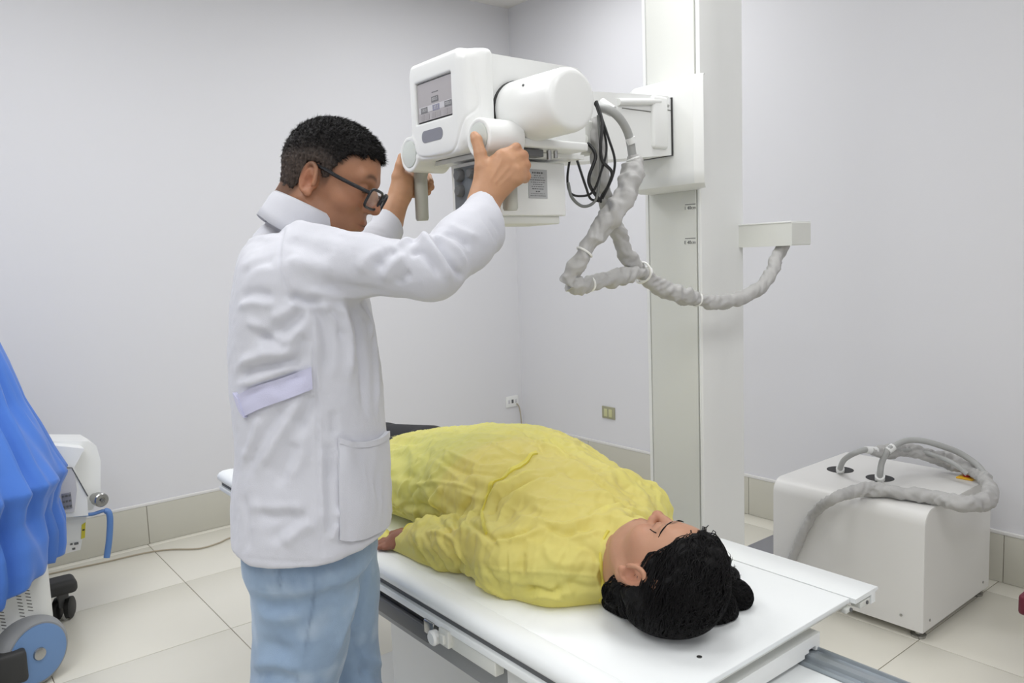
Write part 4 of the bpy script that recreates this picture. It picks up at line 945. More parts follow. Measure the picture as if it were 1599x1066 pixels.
# glasses
gl = thing('glasses', (0, 0, 0), None, None); gl.parent = man; gl.location = Vector(H(.1, 0, .01))-wloc(man)
for k_ in ('label', 'category'):
    if k_ in gl: del gl[k_]
def rimp(s_, n=28):
    o = []
    for t in np.linspace(0, 2*PI, n, endpoint=False):
        cx_, cz_ = math.cos(t), math.sin(t); p_ = 5.0; k = (abs(cx_)**p_+abs(cz_)**p_)**(-1/p_)
        x_, z_ = cx_*k, cz_*k; o.append(H(.120-.17*abs(s_*.035+x_*.028)**1.0+.003*z_, s_*.035+x_*.0285, .006+z_*.0195-.004*abs(x_)*0))
    return o
for s_ in (-1, 1):
    r_ = rimp(s_); MB().tube(r_+[r_[0]], .0029, 8).go('rim', 'frame', gl, True)
    cc = np.mean(r_, 0); v = [cc]+r_; v2 = [x-H.R[0]*.0012 for x in v]; n = len(r_)
    MB().add(v+v2, [(0, 1+i, 1+(i+1) % n) for i in range(n)]+[(n+1, n+2+(i+1) % n, n+2+i) for i in range(n)]).go('lens', 'lens', gl)
    MB().tube(cr([H(.108, s_*.063, .016), H(.092, s_*.073, .017), H(.05, s_*.079, .021), (H(.004, s_*.080, .028)), H(-.010, s_*.076, .026), H(-.024, s_*.070, .006)], 6), [.0040]*19+[.0032]*12, 8).go('temple', 'frame', gl, True)
MB().tube(cr([H(.1185, -.008, .012), H(.1205, 0, .014), H(.1185, .008, .012)], 4), .0024, 8).go('bridge', 'frame', gl, True)

# ---------------- lab coat
K = SDF()
rows = [(368, 402, 516, .115, 1.63), (386, 386, 548, .165, 1.61), (410, 377, 562, .195, 1.60), (470, 369, 577, .20, 1.60), (540, 367, 589, .195, 1.60), (600, 368, 597, .19, 1.60), (635, 372, 600, .19, 1.60), (690, 375, 604, .195, 1.60), (760, 371, 609, .205, 1.60), (820, 370, 611, .21, 1.60), (900, 373, 612, .215, 1.60)]
cr_, sr_ = abs(TF@CR), abs(TL@CR); tab = []
for y, xl, xr, b_, dp in rows:
    c_ = U((xl+xr)/2, y, dp); w_ = (xr-xl)/2*dp/F; a_ = math.sqrt(max(w_**2-(b_*sr_)**2, .0025))/cr_; tab.append((c_[2], c_, a_, b_))
K.loft(tab, (0, 0, 1), TF, TL, .03, p=2.3)
K.chain([U(472, 382, 1.63)-(0, 0, .045), SR-(0, 0, .018)], [.066, .053], .04); K.chain([U(472, 378, 1.64)-(0, 0, .045), SL_], [.062, .052], .04)
dR = (WR-ER)/np.linalg.norm(WR-ER); dL = (WL-EL)/np.linalg.norm(WL-EL)
cuR = U(758, 352, 1.585); cuL = U(606, 354, 1.885)
K.ell(U(452, 366, 1.63), (.055, .085, .052), .04)
K.chain([SR+(0, 0, -.020), SR+(ER-SR)*.45+(0, 0, -.014), ER+(0, 0, -.006), ER+(cuR-ER)*.55, cuR+dR*.03], [.068, .057, .053, .056, .061], .022, .035)
K.chain([SL_+(0, 0, -.012), SL_+(EL-SL_)*.5, EL, EL+(cuL-EL)*.5, cuL+dL*.03], [.068, .058, .052, .046, .042], .02, .04)
# cuffs cut square and hollow
def cuff(c_, d_, r):
    K.add(lambda P: np.maximum((c_-P)@d_*-1*-1*-1, np.linalg.norm(P-c_, axis=1)-.11), c_, .2, .003, 's')
nR = U(782, 385, 1.57)-U(740, 316, 1.60); nR /= np.linalg.norm(nR); axR = dR-nR*(dR@nR)*1.0; axR /= np.linalg.norm(axR)
ccR = (U(783, 376, 1.585)+U(735, 315, 1.60))/2
def cutc(c_, a_, rad): K.add(lambda P: np.maximum(-((P-c_)@a_), np.linalg.norm(P-c_, axis=1)-rad), c_, rad, .004, 's')
cutc(ccR, axR, .10)
ccH = ccR+nR*.005
K.add(lambda P: np.maximum(np.linalg.norm(P-ccH-((P-ccH)@axR)[:, None]*axR, axis=1)-.041, np.abs((P-ccH)@axR)-.05), ccR, .08, .004, 's')
ccL = (U(627, 368, 1.89)+U(588, 335, 1.90))/2; nL = U(627, 368, 1.89)-U(588, 335, 1.90); nL /= np.linalg.norm(nL); axL = dL-nL*(dL@nL); axL /= np.linalg.norm(axL)
cutc(ccL, axL, .09)
K.add(lambda P: np.maximum(np.linalg.norm(P-ccL-((P-ccL)@axL)[:, None]*axL, axis=1)-.034, np.abs((P-ccL)@axL)-.05), ccL, .07, .004, 's')
# neck opening
nd = H(-.02, 0, -.05)-(NB-(0, 0, .03)); nd /= np.linalg.norm(nd)
K.add(lambda P: (lambda q: np.maximum(np.linalg.norm(q-(q@nd)[:, None]*nd, axis=1)-.062, -(q@nd)-.02))(P-(NB+nd*.03)), NB+nd*.03, .2, .01, 's')
# hem: slightly lower at the near side seam, rising to the front
hz0 = U(480, 880, 1.45)[2]
K.add(lambda P: (hz0+.012+.012*np.maximum(0, (P-np.array([.6, 1.5, 0]))@TF-.06)/.12+.020*np.maximum(0, -((P-np.array([.6, 1.5, 0]))@TF)-.05)/.1-P[:, 2]), (0, 0, 0), 1e9, .006, 'i')
K.add(lambda P: (lambda q: np.maximum((np.sqrt((q@TF/.125)**2+(q@TL/.185)**2)-1)*.13, P[:, 2]-hz0-.05))(P-np.array([TC[0], TC[1], 0])), (.6, 1.5, hz0), .3, .006, 's')
V, Q = K.mesh(.0042, (.2, 1.0, .75), (1.15, 2.0, 1.62), smooth=2); N = normals(V, Q)
cs = [
 ([(445, 352), (438, 380), (438, 420), (450, 458)], .004, -.0022), ([(450, 350), (443, 380), (443, 418), (455, 454)], .004, .0018),     # armhole seam
 ([(488, 478), (490, 560), (496, 650), (497, 730), (500, 800), (503, 872)], .003, -.0020), ([(492, 478), (494, 560), (500, 650), (501, 730), (504, 800), (507, 872)], .003, .0016),
 ([(500, 700), (500, 760), (503, 830)], .010, .003), ([(514, 700), (515, 780), (517, 850)], .006, -.002),
 # sleeve folds at the elbow
 ([(622, 385), (645, 372), (668, 382)], .010, .008), ([(640, 400), (655, 392), (672, 405), (690, 432)], .009, -.008), ([(655, 366), (672, 380), (690, 410), (705, 440)], .009, .009),
 ([(672, 370), (690, 392), (712, 420), (725, 432)], .008, -.009), ([(668, 372), (690, 376), (712, 392), (728, 415)], .009, .007), ([(640, 378), (662, 376)], .008, -.006),
 ([(590, 420), (600, 400), (618, 388)], .012, -.007), ([(598, 440), (612, 415), (635, 398)], .012, .007), ([(620, 445), (630, 432), (642, 428)], .010, -.006),
 ([(690, 365), (712, 372), (735, 388)], .008, -.005), ([(700, 350), (722, 362), (745, 372)], .010, .004), ([(560, 425), (575, 405), (600, 392)], .014, .005),
 ([(765, 340), (780, 365)], .004, -.0015), ([(745, 330), (776, 380)], .003, -.0012), ([(500, 440), (540, 448), (600, 456)], .014, -.005), ([(480, 455), (520, 462), (570, 464)], .010, .004),
 # shoulder and upper back
 ([(455, 345), (480, 350), (520, 358), (560, 372)], .014, .004), ([(448, 372), (480, 385), (520, 400)], .016, -.004), ([(450, 400), (480, 415), (520, 425)], .016, .004),
 ([(398, 345), (420, 350), (440, 365)], .010, -.005), ([(385, 380), (405, 372), (430, 374)], .012, .004), ([(375, 430), (400, 412), (430, 405)], .014, -.004),
 # armpit
 ([(450, 460), (475, 468), (505, 470)], .010, -.010), ([(500, 472), (520, 490), (540, 520)], .010, .005), ([(488, 476), (505, 500), (512, 540), (508, 590)], .012, -.008), ([(528, 470), (540, 500), (548, 540), (545, 600)], .012, .008),
 ([(548, 470), (562, 510), (568, 570), (570, 640)], .013, -.009), ([(572, 472), (582, 520), (588, 580), (590, 650)], .010, .006), ([(512, 480), (530, 500), (535, 530)], .008, -.006), ([(558, 475), (575, 500), (580, 530)], .008, .006),
 ([(462, 470), (450, 485), (420, 500)], .012, .005), ([(480, 480), (455, 505), (425, 520), (395, 522)], .013, -.007), ([(478, 500), (455, 530), (425, 545), (400, 548)], .013, .007),
 ([(376, 465), (395, 458), (430, 462)], .011, -.005), ([(372, 478), (400, 472), (430, 478)], .010, .005),
 # back folds above the belt
 ([(372, 572), (395, 560), (430, 555), (470, 545)], .013, .008), ([(370, 590), (395, 575), (430, 570), (470, 560)], .010, -.008), ([(374, 600), (400, 595), (430, 582), (465, 568)], .010, .006),
 ([(400, 520), (430, 535), (450, 548)], .011, -.006), ([(385, 500), (415, 518), (440, 532)], .011, .005), ([(470, 580), (450, 600), (420, 610)], .012, -.005), ([(478, 520), (470, 550), (455, 575)], .012, -.005),
 ([(380, 628), (400, 610), (430, 596), (482, 580)], .008, -.004),
 # below the belt
 ([(486, 614), (480, 640), (465, 670)], .013, -.007), ([(470, 622), (455, 650), (430, 690), (400, 740)], .014, .006), ([(440, 625), (425, 660), (400, 700), (382, 740)], .014, -.006), ([(405, 650), (395, 690), (380, 720)], .012, .005),
 ([(460, 690), (450, 720), (430, 760)], .016, -.005), ([(475, 670), (470, 710), (452, 750)], .014, .004), ([(400, 800), (430, 806), (465, 800)], .014, -.006), ([(385, 790), (430, 795), (480, 790)], .012, .004),
 ([(440, 850), (465, 830), (490, 815)], .013, .005), ([(420, 845), (450, 820), (480, 800)], .012, -.004), ([(380, 770), (385, 820), (388, 860)], .010, -.004), ([(376, 869), (440, 876), (500, 877), (560, 862)], .003, -.0012),
 ([(510, 690), (520, 720), (515, 750)], .009, -.004), ([(520, 640), (522, 680)], .009, -.004),
 # pocket area
 ([(530, 700), (550, 740), (585, 800)], .012, .006), ([(545, 690), (570, 740), (600, 790)], .012, -.006), ([(520, 800), (545, 805), (590, 800)], .010, .005), ([(530, 820), (560, 835), (590, 825)], .010, -.005), ([(515, 845), (530, 815)], .009, .005), ([(560, 730), (580, 770), (598, 800)], .010, .004), ([(535, 822), (542, 829)], .002, -.002),
]
CS = ST(K, [(a_, w_*.9, d_*1.25) for a_, w_, d_ in cs])
def cdisp(P, Nn): return strokes(P, Nn, CS)+.0022*nz(P*np.array([1, 1, .7]), 5, 11)+.0008*nz(P, 16, 12)
V = V+N*cdisp(V, N)[:, None]
coat = obj('lab_coat', V, Q, 'coat', man, True)
ribbon('belt', K, [(374, 617), (400, 603), (440, 590), (486, 573)], [(386, 649), (410, 637), (445, 624), (488, 607)], 'coat2', man, .003, .004, disp=cdisp)
ribbon('belt', K, [(371, 612), (374, 616), (378, 622)], [(380, 640), (384, 646), (388, 651)], 'coat2', man, .006, .004, disp=cdisp)
ribbon('pocket', K, [(527, 684), (545, 690), (570, 690), (590, 684), (602, 674)], [(529, 842), (545, 844), (570, 840), (590, 830), (600, 822)], 'coat', man, .004, .004, disp=cdisp)
ribbon('pocket_hem', K, [(527, 683), (545, 689), (570, 689), (590, 683), (602, 673)], [(527, 692), (545, 698), (570, 698), (590, 692), (602, 683)], 'coat', man, .008, .002, disp=cdisp)
# collar: folded band round the neck
a26 = math.radians(25); dC = CR*math.cos(a26)-CU*math.sin(a26); nC = CR*math.sin(a26)+CU*math.cos(a26); wC = np.cross(nC, dC); cC = U(482, 324, 1.60)
V = []; TT = np.linspace(math.radians(28), math.radians(332), 72)
for k, (a_, b_, h_) in enumerate(((.060, .066, -.034), (.065, .071, -.014), (.069, .075, -.002), (.071, .077, .001), (.075, .080, -.004), (.078, .083, -.020), (.081, .087, -.042), (.084, .091, -.062))):
    for t in TT:
        hh = h_-(.004*math.sin(3*t) if k > 4 else 0); V.append(cC+dC*(a_*math.cos(t))+wC*(b_*math.sin(t))+nC*hh)
n_ = len(TT); f = [(i*n_+k, (i+1)*n_+k, (i+1)*n_+k+1, i*n_+k+1) for i in range(7) for k in range(n_-1)]
co_ = obj('collar', V, f, 'coat', man, True); md = co_.modifiers.new('thick', 'SOLIDIFY'); md.thickness = .0025; md.offset = 0
# ---------------- jeans and shoes
J = SDF()
def lv(xl, xr, y, dp, ex=1.0): return U((xl+xr)/2, y, dp), (xr-xl)/2*dp/F
legN = [(390, 560, 860, 1.53), (396, 556, 930, 1.53), (398, 548, 990, 1.53), (394, 535, 1040, 1.53), (388, 524, 1080, 1.53)]
legF = [(470, 588, 860, 1.68), (478, 591, 930, 1.68), (488, 590, 1000, 1.68), (498, 597, 1066, 1.68), (500, 600, 1090, 1.68)]
for L_, st_, A_ in ((legN, HPR, AR), (legF, HPL, AL)):
    tab = []
    for xl, xr, y, dp in L_:
        c_, w_ = lv(xl, xr, y, dp); tab.append((c_[2], c_, w_, max(.088, w_*.95)))
    c_ = tab[-1][1]
    for z, r_ in ((.45, .088), (.28, .078), (.12, .070), (.05, .068)):
        t = (c_[2]-z)/c_[2]; tab.append((z, np.array([c_[0]*(1-t)+A_[0]*t, c_[1]*(1-t)+A_[1]*t, z]), r_, r_))
    J.loft(tab, (0, 0, 1), TF, TL, .02, p=2.2)
J.loft([(.80, np.array([TC[0], TC[1], .80]), .135, .18), (.95, np.array([TC[0], TC[1], .95]), .128, .17)], (0, 0, 1), TF, TL, .04)
J.plane((0, 0, -1), -.045, .006)
V, Q = J.mesh(.006, (.2, 1.0, .0), (1.1, 2.0, 1.05), smooth=2); N = normals(V, Q)
js = [([(492, 876), (490, 930), (482, 980), (470, 1040), (462, 1066)], .003, .0018), ([(436, 880), (435, 905), (432, 920), (418, 922), (398, 915)], .0025, -.0016), ([(440, 880), (439, 908), (434, 924)], .002, .001),
      ([(400, 935), (430, 945), (470, 940)], .014, -.006), ([(400, 960), (440, 965), (480, 955)], .014, .006), ([(402, 1000), (430, 1010), (460, 1020)], .014, -.007), ([(395, 1040), (430, 1035), (470, 1045)], .012, .008), ([(392, 1055), (430, 1052), (470, 1060)], .010, -.007),
      ([(560, 900), (545, 960), (520, 1030)], .012, .007), ([(575, 880), (560, 940), (545, 990)], .010, -.006), ([(500, 900), (520, 940), (510, 990)], .018, -.004), ([(545, 985), (560, 1030), (575, 1060)], .008, -.005), ([(560, 1020), (580, 1030), (595, 1040)], .010, .006), ([(560, 1045), (580, 1050), (596, 1055)], .010, -.006)]
JS = ST(J, js); V = V+N*(strokes(V, N, JS)+.003*nz(V, 5, 31))[:, None]
jo = obj('jeans', V, Q, 'denim', man, True)
bl_ = np.array(rgb(146, 167, 190)[:3]); dk_ = np.array(rgb(106, 127, 154)[:3]); lt_ = np.array(rgb(182, 197, 213)[:3])
n1 = np.clip(.5+.5*nz(V, 4, 41), 0, 1)[:, None]; c = bl_*(1-n1*.5)+dk_*n1*.5; n2 = np.clip(nz(V, 9, 42), 0, 1)[:, None]*.5; c = c*(1-n2)+lt_*n2
sm_ = np.clip(strokes(V, N, [(p_, w_*.9, 1) for p_, w_, a_ in JS[:3]]), 0, 1)[:, None]*.5; c = c*(1-sm_)+dk_*.6*sm_
tone(jo, c)
for A_ in (AR, AL):
    Z = SDF(); Z.chain([A_+(0, 0, -.035), np.array([A_[0], A_[1], .04])+TF*.10, np.array([A_[0], A_[1], .035])+TF*.17], [.045, .042, .034], .03); Z.plane((0, 0, -1), 0, .004)
    V, Q = Z.mesh(.006, np.array([A_[0]-.2, A_[1]-.3, -.02]), np.array([A_[0]+.35, A_[1]+.25, .15])); obj('shoe', V, Q, 'shoe', man, True)

# ---------------- the woman
wm = thing('person', (1.2, 1.6, .67), 'dark-haired woman in a thin yellow gown lying on her back on the x-ray table', 'person')
HW = Fr((1.101, .958, .774), [[0.292, 0.215, 0.932], [-0.947, -0.073, 0.314], [0.136, -0.974, 0.183]])
HW.R = rotax(orth(HW.R[0], HW.R[2]), 2, 6 if rotax(orth(HW.R[0], HW.R[2]), 2, 6)[0][0] > HW.R[0][0] else -6)
B = SDF(); head(B, HW, True)
YX, XX, ZX = (0, 1, 0), (1, 0, 0), (0, 0, 1)
rowsW = [(1.13, 1.18, .746, .08, .045), (1.19, 1.20, .753, .15, .070), (1.27, 1.225, .764, .185, .086), (1.38, 1.24, .778, .195, .100), (1.50, 1.245, .785, .205, .110), (1.64, 1.25, .79, .215, .115), (1.80, 1.25, .78, .22, .105), (1.98, 1.24, .765, .215, .090), (2.12, 1.23, .76, .205, .082)]
B.loft([(y, np.array([x, y, z]), a, b) for y, x, z, a, b in rowsW], YX, XX, ZX, .03)
B.chain([HW(-.02, -.008, -.02), HW(-.022, -.02, -.07), (1.175, 1.15, .758)], [.048, .045, .055], .03); B.cap(HW(.008, -.01, -.07), (1.165, 1.14, .778), .038, .045, .03)
aS, aE, aW = np.array([1.025, 1.265, .752]), np.array([.975, 1.47, .728]), at(648, 838, 2, .705)
B.chain([aS, aE, aW], [.048, .036, .024], .03); fS = np.array([1.39, 1.27, .752]); B.chain([fS, (1.45, 1.48, .728), (1.44, 1.68, .705)], [.052, .042, .028], .03)
for sx in (-1, 1): B.chain([(1.215+sx*.10, 2.10, .765), (1.22+sx*.10, 2.40, .75), (1.22+sx*.09, 2.66, .73)], [.092, .060, .042], .03)
q = lambda x, y, z: at(x, y, 2, z)
B.chain([aW, q(628, 840, .698), q(618, 843, .694)], [.026, .022, .019], .015)
JW = [[q(622, 838, .698), q(610, 840, .694), q(600, 843, .688), q(591, 847, .681)], [q(620, 842, .695), q(608, 845, .691), q(597, 848, .685), q(588, 852, .679)],
      [q(620, 846, .692), q(609, 849, .688), q(600, 852, .683), q(592, 855, .679)], [q(624, 849, .690), q(614, 852, .686), q(607, 854, .682), q(600, 856, .679)]]
fingers(B, JW, [.0095, .0095, .009, .008])
B.chain([q(634, 836, .70), q(622, 832, .704), q(612, 833, .702)], [.011, .010, .008], .003, .01)
B.plane((0, 0, -1), -.6715, .006)
V1, Q1 = B.mesh(.0023, HW.O-.22, HW.O+.24, lambda c: np.linalg.norm(c-HW.O, axis=1) < .21)
hc = q(618, 842, .69); V2, Q2 = B.mesh(.0023, hc-.16, hc+.16, lambda c: np.linalg.norm(c-hc, axis=1) < .10); Q1 = np.vstack([Q1, Q2+len(V1)]); V1 = np.vstack([V1, V2])
V2, Q2 = B.mesh(.010, (.8, .8, .62), (1.6, 2.75, 1.0), lambda c: (np.linalg.norm(c-HW.O, axis=1) > .18) & (np.linalg.norm(c-hc, axis=1) > .09)); V2 -= normals(V2, Q2)*.0015; Q1 = np.vstack([Q1, Q2+len(V1)]); V1 = np.vstack([V1, V2])
V1[:, 2] = np.maximum(V1[:, 2], .6712)
bo = obj('body', V1, Q1, 'skin', wm, True)
skw = np.array(rgb(176, 132, 106)[:3]); c = np.tile(skw, (len(V1), 1)); c = headtone(V1, HW, skw, c, True)
w_ = np.clip((V1[:, 1]-1.6)/.05, 0, 1)[:, None]; c = c*(1-w_)+skw*np.array([.62, .5, .5])*w_
for m0 in (HW(.086, .045, -.002),): ww = (.8*np.exp(-(np.linalg.norm(V1-m0, axis=1)/.0018)**2))[:, None]; c = c*(1-ww)+skw*.15*ww
tone(bo, c)
# clothing under the gown
T_ = SDF(); T_.loft([(y, np.array([x, y, z]), a+.004, b+.004) for y, x, z, a, b in rowsW if y > 1.5], YX, XX, ZX, .02); T_.add(lambda P: P[:, 1]-2.0, (0, 0, 0), 1e9, .004, 'i'); T_.add(lambda P: 1.57-P[:, 1], (0, 0, 0), 1e9, .004, 'i'); T_.plane((0, 0, -1), -.6716, .004)
V, Q = T_.mesh(.008, (.8, 1.4, .64), (1.6, 2.3, 1.0)); obj('shirt', V, Q, 'shirt', wm, True)
T_ = SDF(); T_.loft([(y, np.array([x, y, z]), a+.006, b+.006) for y, x, z, a, b in rowsW if y > 1.85], YX, XX, ZX, .02)
for sx in (-1, 1): T_.chain([(1.215+sx*.10, 2.10, .765), (1.22+sx*.10, 2.40, .752), (1.22+sx*.09, 2.62, .735)], [.098, .072, .056], .02)
T_.add(lambda P: 1.92-P[:, 1], (0, 0, 0), 1e9, .004, 'i'); T_.plane((0, 0, -1), -.6716, .004)
V, Q = T_.mesh(.008, (.8, 1.8, .64), (1.6, 2.8, 1.0)); obj('trousers', V, Q, 'trousers', wm, True)
# gown
G = SDF()
rowsG = [(1.085, 1.17, .735, .10, .060), (1.12, 1.18, .742, .150, .072), (1.17, 1.20, .750, .190, .088), (1.25, 1.225, .764, .215, .108), (1.38, 1.245, .776, .228, .124), (1.50, 1.25, .786, .238, .137), (1.64, 1.255, .788, .252, .142), (1.80, 1.255, .78, .272, .130), (1.98, 1.25, .765, .285, .110), (2.12, 1.245, .75, .29, .092), (2.24, 1.24, .735, .29, .070)]
G.loft([(y, np.array([x, y, z]), a, b) for y, x, z, a, b in rowsG], YX, XX, ZX, .03, p=2.2)
cuf = aW+(aE-aW)*.04
G.chain([aS+(0, 0, .004), aE, aE+(cuf-aE)*.55, cuf], [.070, .060, .052, .036], .015, .022)
G.chain([fS, (1.45, 1.48, .735), (1.44, 1.66, .715)], [.072, .060, .046], .03)
G.cap((.97, 1.5, .68), (.93, 1.75, .68), .03, .02, .03); G.cap((.93, 1.75, .68), (.93, 1.98, .678), .025, .02, .03)
nk = HW(-.015, 0, -.085)
# neck hole along the neck direction
G.chain([(.985, 1.30, .71), (1.04, 1.20, .705), (1.12, 1.13, .70)], [.052, .048, .036], .06)
G.cap((1.17, 1.12, .80), (1.16, 1.085, .80), .05, .045, .03)
G.cap(HW(0, 0, 0), HW(-.008, -.02, -.085), .078, .057, .006, 's')
G.plane((0, 0, -1), -.6718, .004)
V, Q = G.mesh(.0042, (.80, 1.0, .64), (1.62, 2.35, 1.0), smooth=2); V[:, 2] = np.maximum(V[:, 2], .6716); N = normals(V, Q)
gs = [
 ([(800, 722), (775, 745), (755, 780), (745, 815)], .012, -.008), ([(839, 735), (793, 755), (762, 778)], .009, .008), ([(831, 747), (777, 778), (769, 805)], .009, -.009), ([(850, 752), (800, 780), (775, 815)], .009, .008),
 ([(870, 742), (835, 748), (800, 765)], .009, -.007), ([(696, 755), (676, 782), (688, 813)], .010, .007), ([(742, 766), (715, 805), (711, 825)], .010, -.009), ([(752, 790), (728, 815), (722, 832)], .008, .007),
 ([(638, 757), (692, 753), (746, 766)], .008, .006), ([(657, 706), (649, 724), (618, 778)], .007, .006), ([(670, 705), (662, 730), (632, 790)], .008, -.005), ([(700, 700), (690, 730), (660, 760)], .008, .005),
 ([(688, 700), (746, 727), (793, 724)], .010, .005), ([(680, 715), (730, 738), (780, 740)], .010, -.006), ([(760, 690), (790, 705), (830, 712)], .010, .005), ([(830, 690), (860, 700), (890, 720)], .009, .005), ([(850, 680), (880, 700), (900, 715)], .008, -.006), ([(820, 675), (840, 690), (850, 710)], .009, -.005),
 ([(612, 800), (640, 790), (690, 800)], .010, -.005), ([(640, 770), (650, 800), (655, 820)], .009, .006), ([(672, 790), (690, 815), (705, 830)], .009, -.007),
 ([(727, 813), (762, 836), (777, 852)], .009, -.008), ([(769, 840), (800, 832), (839, 817)], .009, -.007), ([(760, 850), (800, 840), (850, 825)], .008, .006),
 ([(727, 879), (793, 890), (870, 895), (948, 900)], .0035, .003), ([(793, 852), (798, 898), (802, 937)], .0035, .003), ([(707, 840), (715, 867), (731, 898), (762, 921)], .007, .006), ([(700, 842), (706, 870), (724, 902), (750, 920)], .007, -.006),
 ([(661, 832), (676, 867), (707, 902)], .008, -.006), ([(650, 832), (662, 862), (690, 895)], .008, .006), ([(640, 832), (650, 858), (668, 880)], .007, -.005), ([(680, 838), (692, 860), (712, 890)], .007, .005), ([(665, 828), (690, 832), (708, 845)], .008, .005),
 ([(839, 809), (862, 821), (909, 817), (948, 805)], .009, .006), ([(850, 822), (880, 832), (930, 825)], .009, -.006), ([(880, 840), (915, 838), (940, 830)], .008, .004), ([(830, 790), (860, 800), (900, 795)], .012, .004), ([(930, 800), (970, 792), (1010, 800)], .009, .006), ([(960, 805), (990, 802), (1030, 815)], .008, -.005),
 ([(815, 925), (835, 918), (860, 924), (880, 920)], .008, -.009), ([(820, 935), (850, 930), (880, 935)], .006, .006), ([(770, 900), (800, 915), (840, 918)], .009, -.004), ([(740, 900), (775, 925), (800, 935)], .008, .005), ([(755, 880), (770, 900), (780, 920)], .008, -.005),
 ([(850, 860), (870, 880), (905, 880)], .012, .004), ([(820, 860), (815, 880), (820, 900)], .010, -.004), ([(880, 905), (910, 915), (940, 915)], .009, -.004), ([(900, 850), (925, 860), (935, 880)], .010, -.004),
 ([(900, 770), (950, 775), (990, 790)], .014, .005), ([(880, 735), (930, 750), (970, 775)], .013, -.004), ([(900, 730), (930, 745), (960, 765)], .012, .004), ([(950, 750), (985, 770), (1020, 795)], .010, -.004),
]
GS = ST(G, [(a, w*.72, d) for a, w, d in gs])
def rid(P, f, s_): n_ = nz(P, f, s_, 2); return 1-2.2*np.abs(n_)
def gdisp(P, Nn):
    Pa = P*np.array([1.0, .55, 1.3]); top = np.clip((P[:, 2]-.69)/.02, 0, 1)
    return strokes(P, Nn, GS)*1.35+top*(.0052*rid(Pa, 4.0, 51)+.0036*rid(Pa, 8, 52)+.0018*rid(P, 17, 53))
V = V+N*gdisp(V, N)[:, None]; V[:, 2] = np.maximum(V[:, 2], .6713)
mg = bpy.data.materials.new('gown'); mg.use_nodes = True; nt = mg.node_tree; b = nt.nodes['Principled BSDF']; MATS['gown'] = mg
def gownmat(m_, col, al):
    nt = m_.node_tree; b = nt.nodes['Principled BSDF']; b.inputs['Base Color'].default_value = col; b.inputs['Roughness'].default_value = .55; b.inputs['Sheen Weight'].default_value = .2
    tr = nt.nodes.new('ShaderNodeBsdfTranslucent'); tr.inputs[0].default_value = col; mx = nt.nodes.new('ShaderNodeMixShader'); mx.inputs[0].default_value = .25
    tp = nt.nodes.new('ShaderNodeBsdfTransparent'); tp.inputs[0].default_value = (1, .97, .62, 1); m2 = nt.nodes.new('ShaderNodeMixShader'); m2.inputs[0].default_value = al
    nt.links.new(b.outputs[0], mx.inputs[1]); nt.links.new(tr.outputs[0], mx.inputs[2]); nt.links.new(tp.outputs[0], m2.inputs[1]); nt.links.new(mx.outputs[0], m2.inputs[2])
    nt.links.new(m2.outputs[0], nt.nodes['Material Output'].inputs[0])
    tc = nt.nodes.new('ShaderNodeTexCoord'); n = nt.nodes.new('ShaderNodeTexNoise'); n.inputs['Scale'].default_value = 30; n.inputs['Detail'].default_value = 5; nt.links.new(tc.outputs['Object'], n.inputs['Vector'])
    bp = nt.nodes.new('ShaderNodeBump'); bp.inputs['Strength'].default_value = .35; bp.inputs['Distance'].default_value = .004; nt.links.new(n.outputs[0], bp.inputs['Height']); nt.links.new(bp.outputs[0], b.inputs['Normal'])
gownmat(mg, rgb(246, 239, 140), .76)
m2_ = bpy.data.materials.new('gown_tape'); m2_.use_nodes = True; MATS['gown_tape'] = m2_; gownmat(m2_, rgb(232, 222, 96), .95)
obj('gown', V, Q, 'gown', wm, True)
ribbon('waist_tie', G, [(837, 706), (808, 723), (781, 741), (764, 757), (754, 782), (752, 806), (756, 832)], [(840, 709), (811, 727), (785, 746), (769, 761), (759, 783), (757, 805), (760, 830)], 'gown_tape', wm, .002, .003, disp=gdisp)
# neck binding
MB().tube(cr(cast(G, [(950, 828), (941, 846), (938, 865), (939, 885), (941, 903), (941, 920), (937, 938)]), 5), .0038, 8).go('neck_binding', 'gown_tape', wm, True)
MB().tube(cr([cuf+(aW-aE)/np.linalg.norm(aW-aE)*.03+.030*np.array([math.cos(t)*.9, .25*math.cos(t), math.sin(t)]) for t in np.linspace(-.6, PI+.6, 14)], 3), .0035, 8).go('cuff_binding', 'gown_tape', wm, True)
# hair
HS = SDF(); R_ = HW.R
HS.ell(HW(-.006, 0, .050), (.098, .080, .090), .012, 'u', R_); HS.ell(HW(.034, 0, .056), (.067, .070, .070), .02, 'u', R_); HS.ell(HW(-.032, 0, .01), (.074, .080, .08), .02, 'u', R_)
ux = np.array([-.2, -.07, -.04, -.01, .012, .03, .05, .068, .084, .098, .12, .2]); gx = np.array([-.045, -.042, -.036, -.032, .010, .030, .034, .048, .066, .082, .2, .3])
HS.add(lambda P: (lambda q_: (q_[:, 0]-np.interp(q_[:, 2], ux, gx)+.002*np.sin(q_[:, 1]*300))*.8)(HW.loc(P)), (0, 0, 0), 1e9, .010, 'i')
for x, y, r in ((966, 928, .024), (975, 936, .028), (960, 938, .018), (990, 938, .034), (978, 918, .032), (1028, 943, .034), (1075, 948, .034), (1112, 943, .036), (1140, 926, .030), (1152, 932, .022), (1128, 902, .032), (1060, 930, .050), (1020, 928, .045), (1100, 905, .05), (960, 925, .018), (1118, 878, .03), (1135, 955, .014)):
    cc = at(x, y, 2, .67+r*.8); HS.ell(cc, (r*1.15, r*1.15, r*.95), .014)
for x, y, r in ((956, 922, .015), (966, 914, .016), (972, 924, .018), (962, 932, .016)): HS.ell(cast(B, [(x, y)])[0], (r, r, r), .014)
HS.plane((0, 0, -1), -.6715, .006)
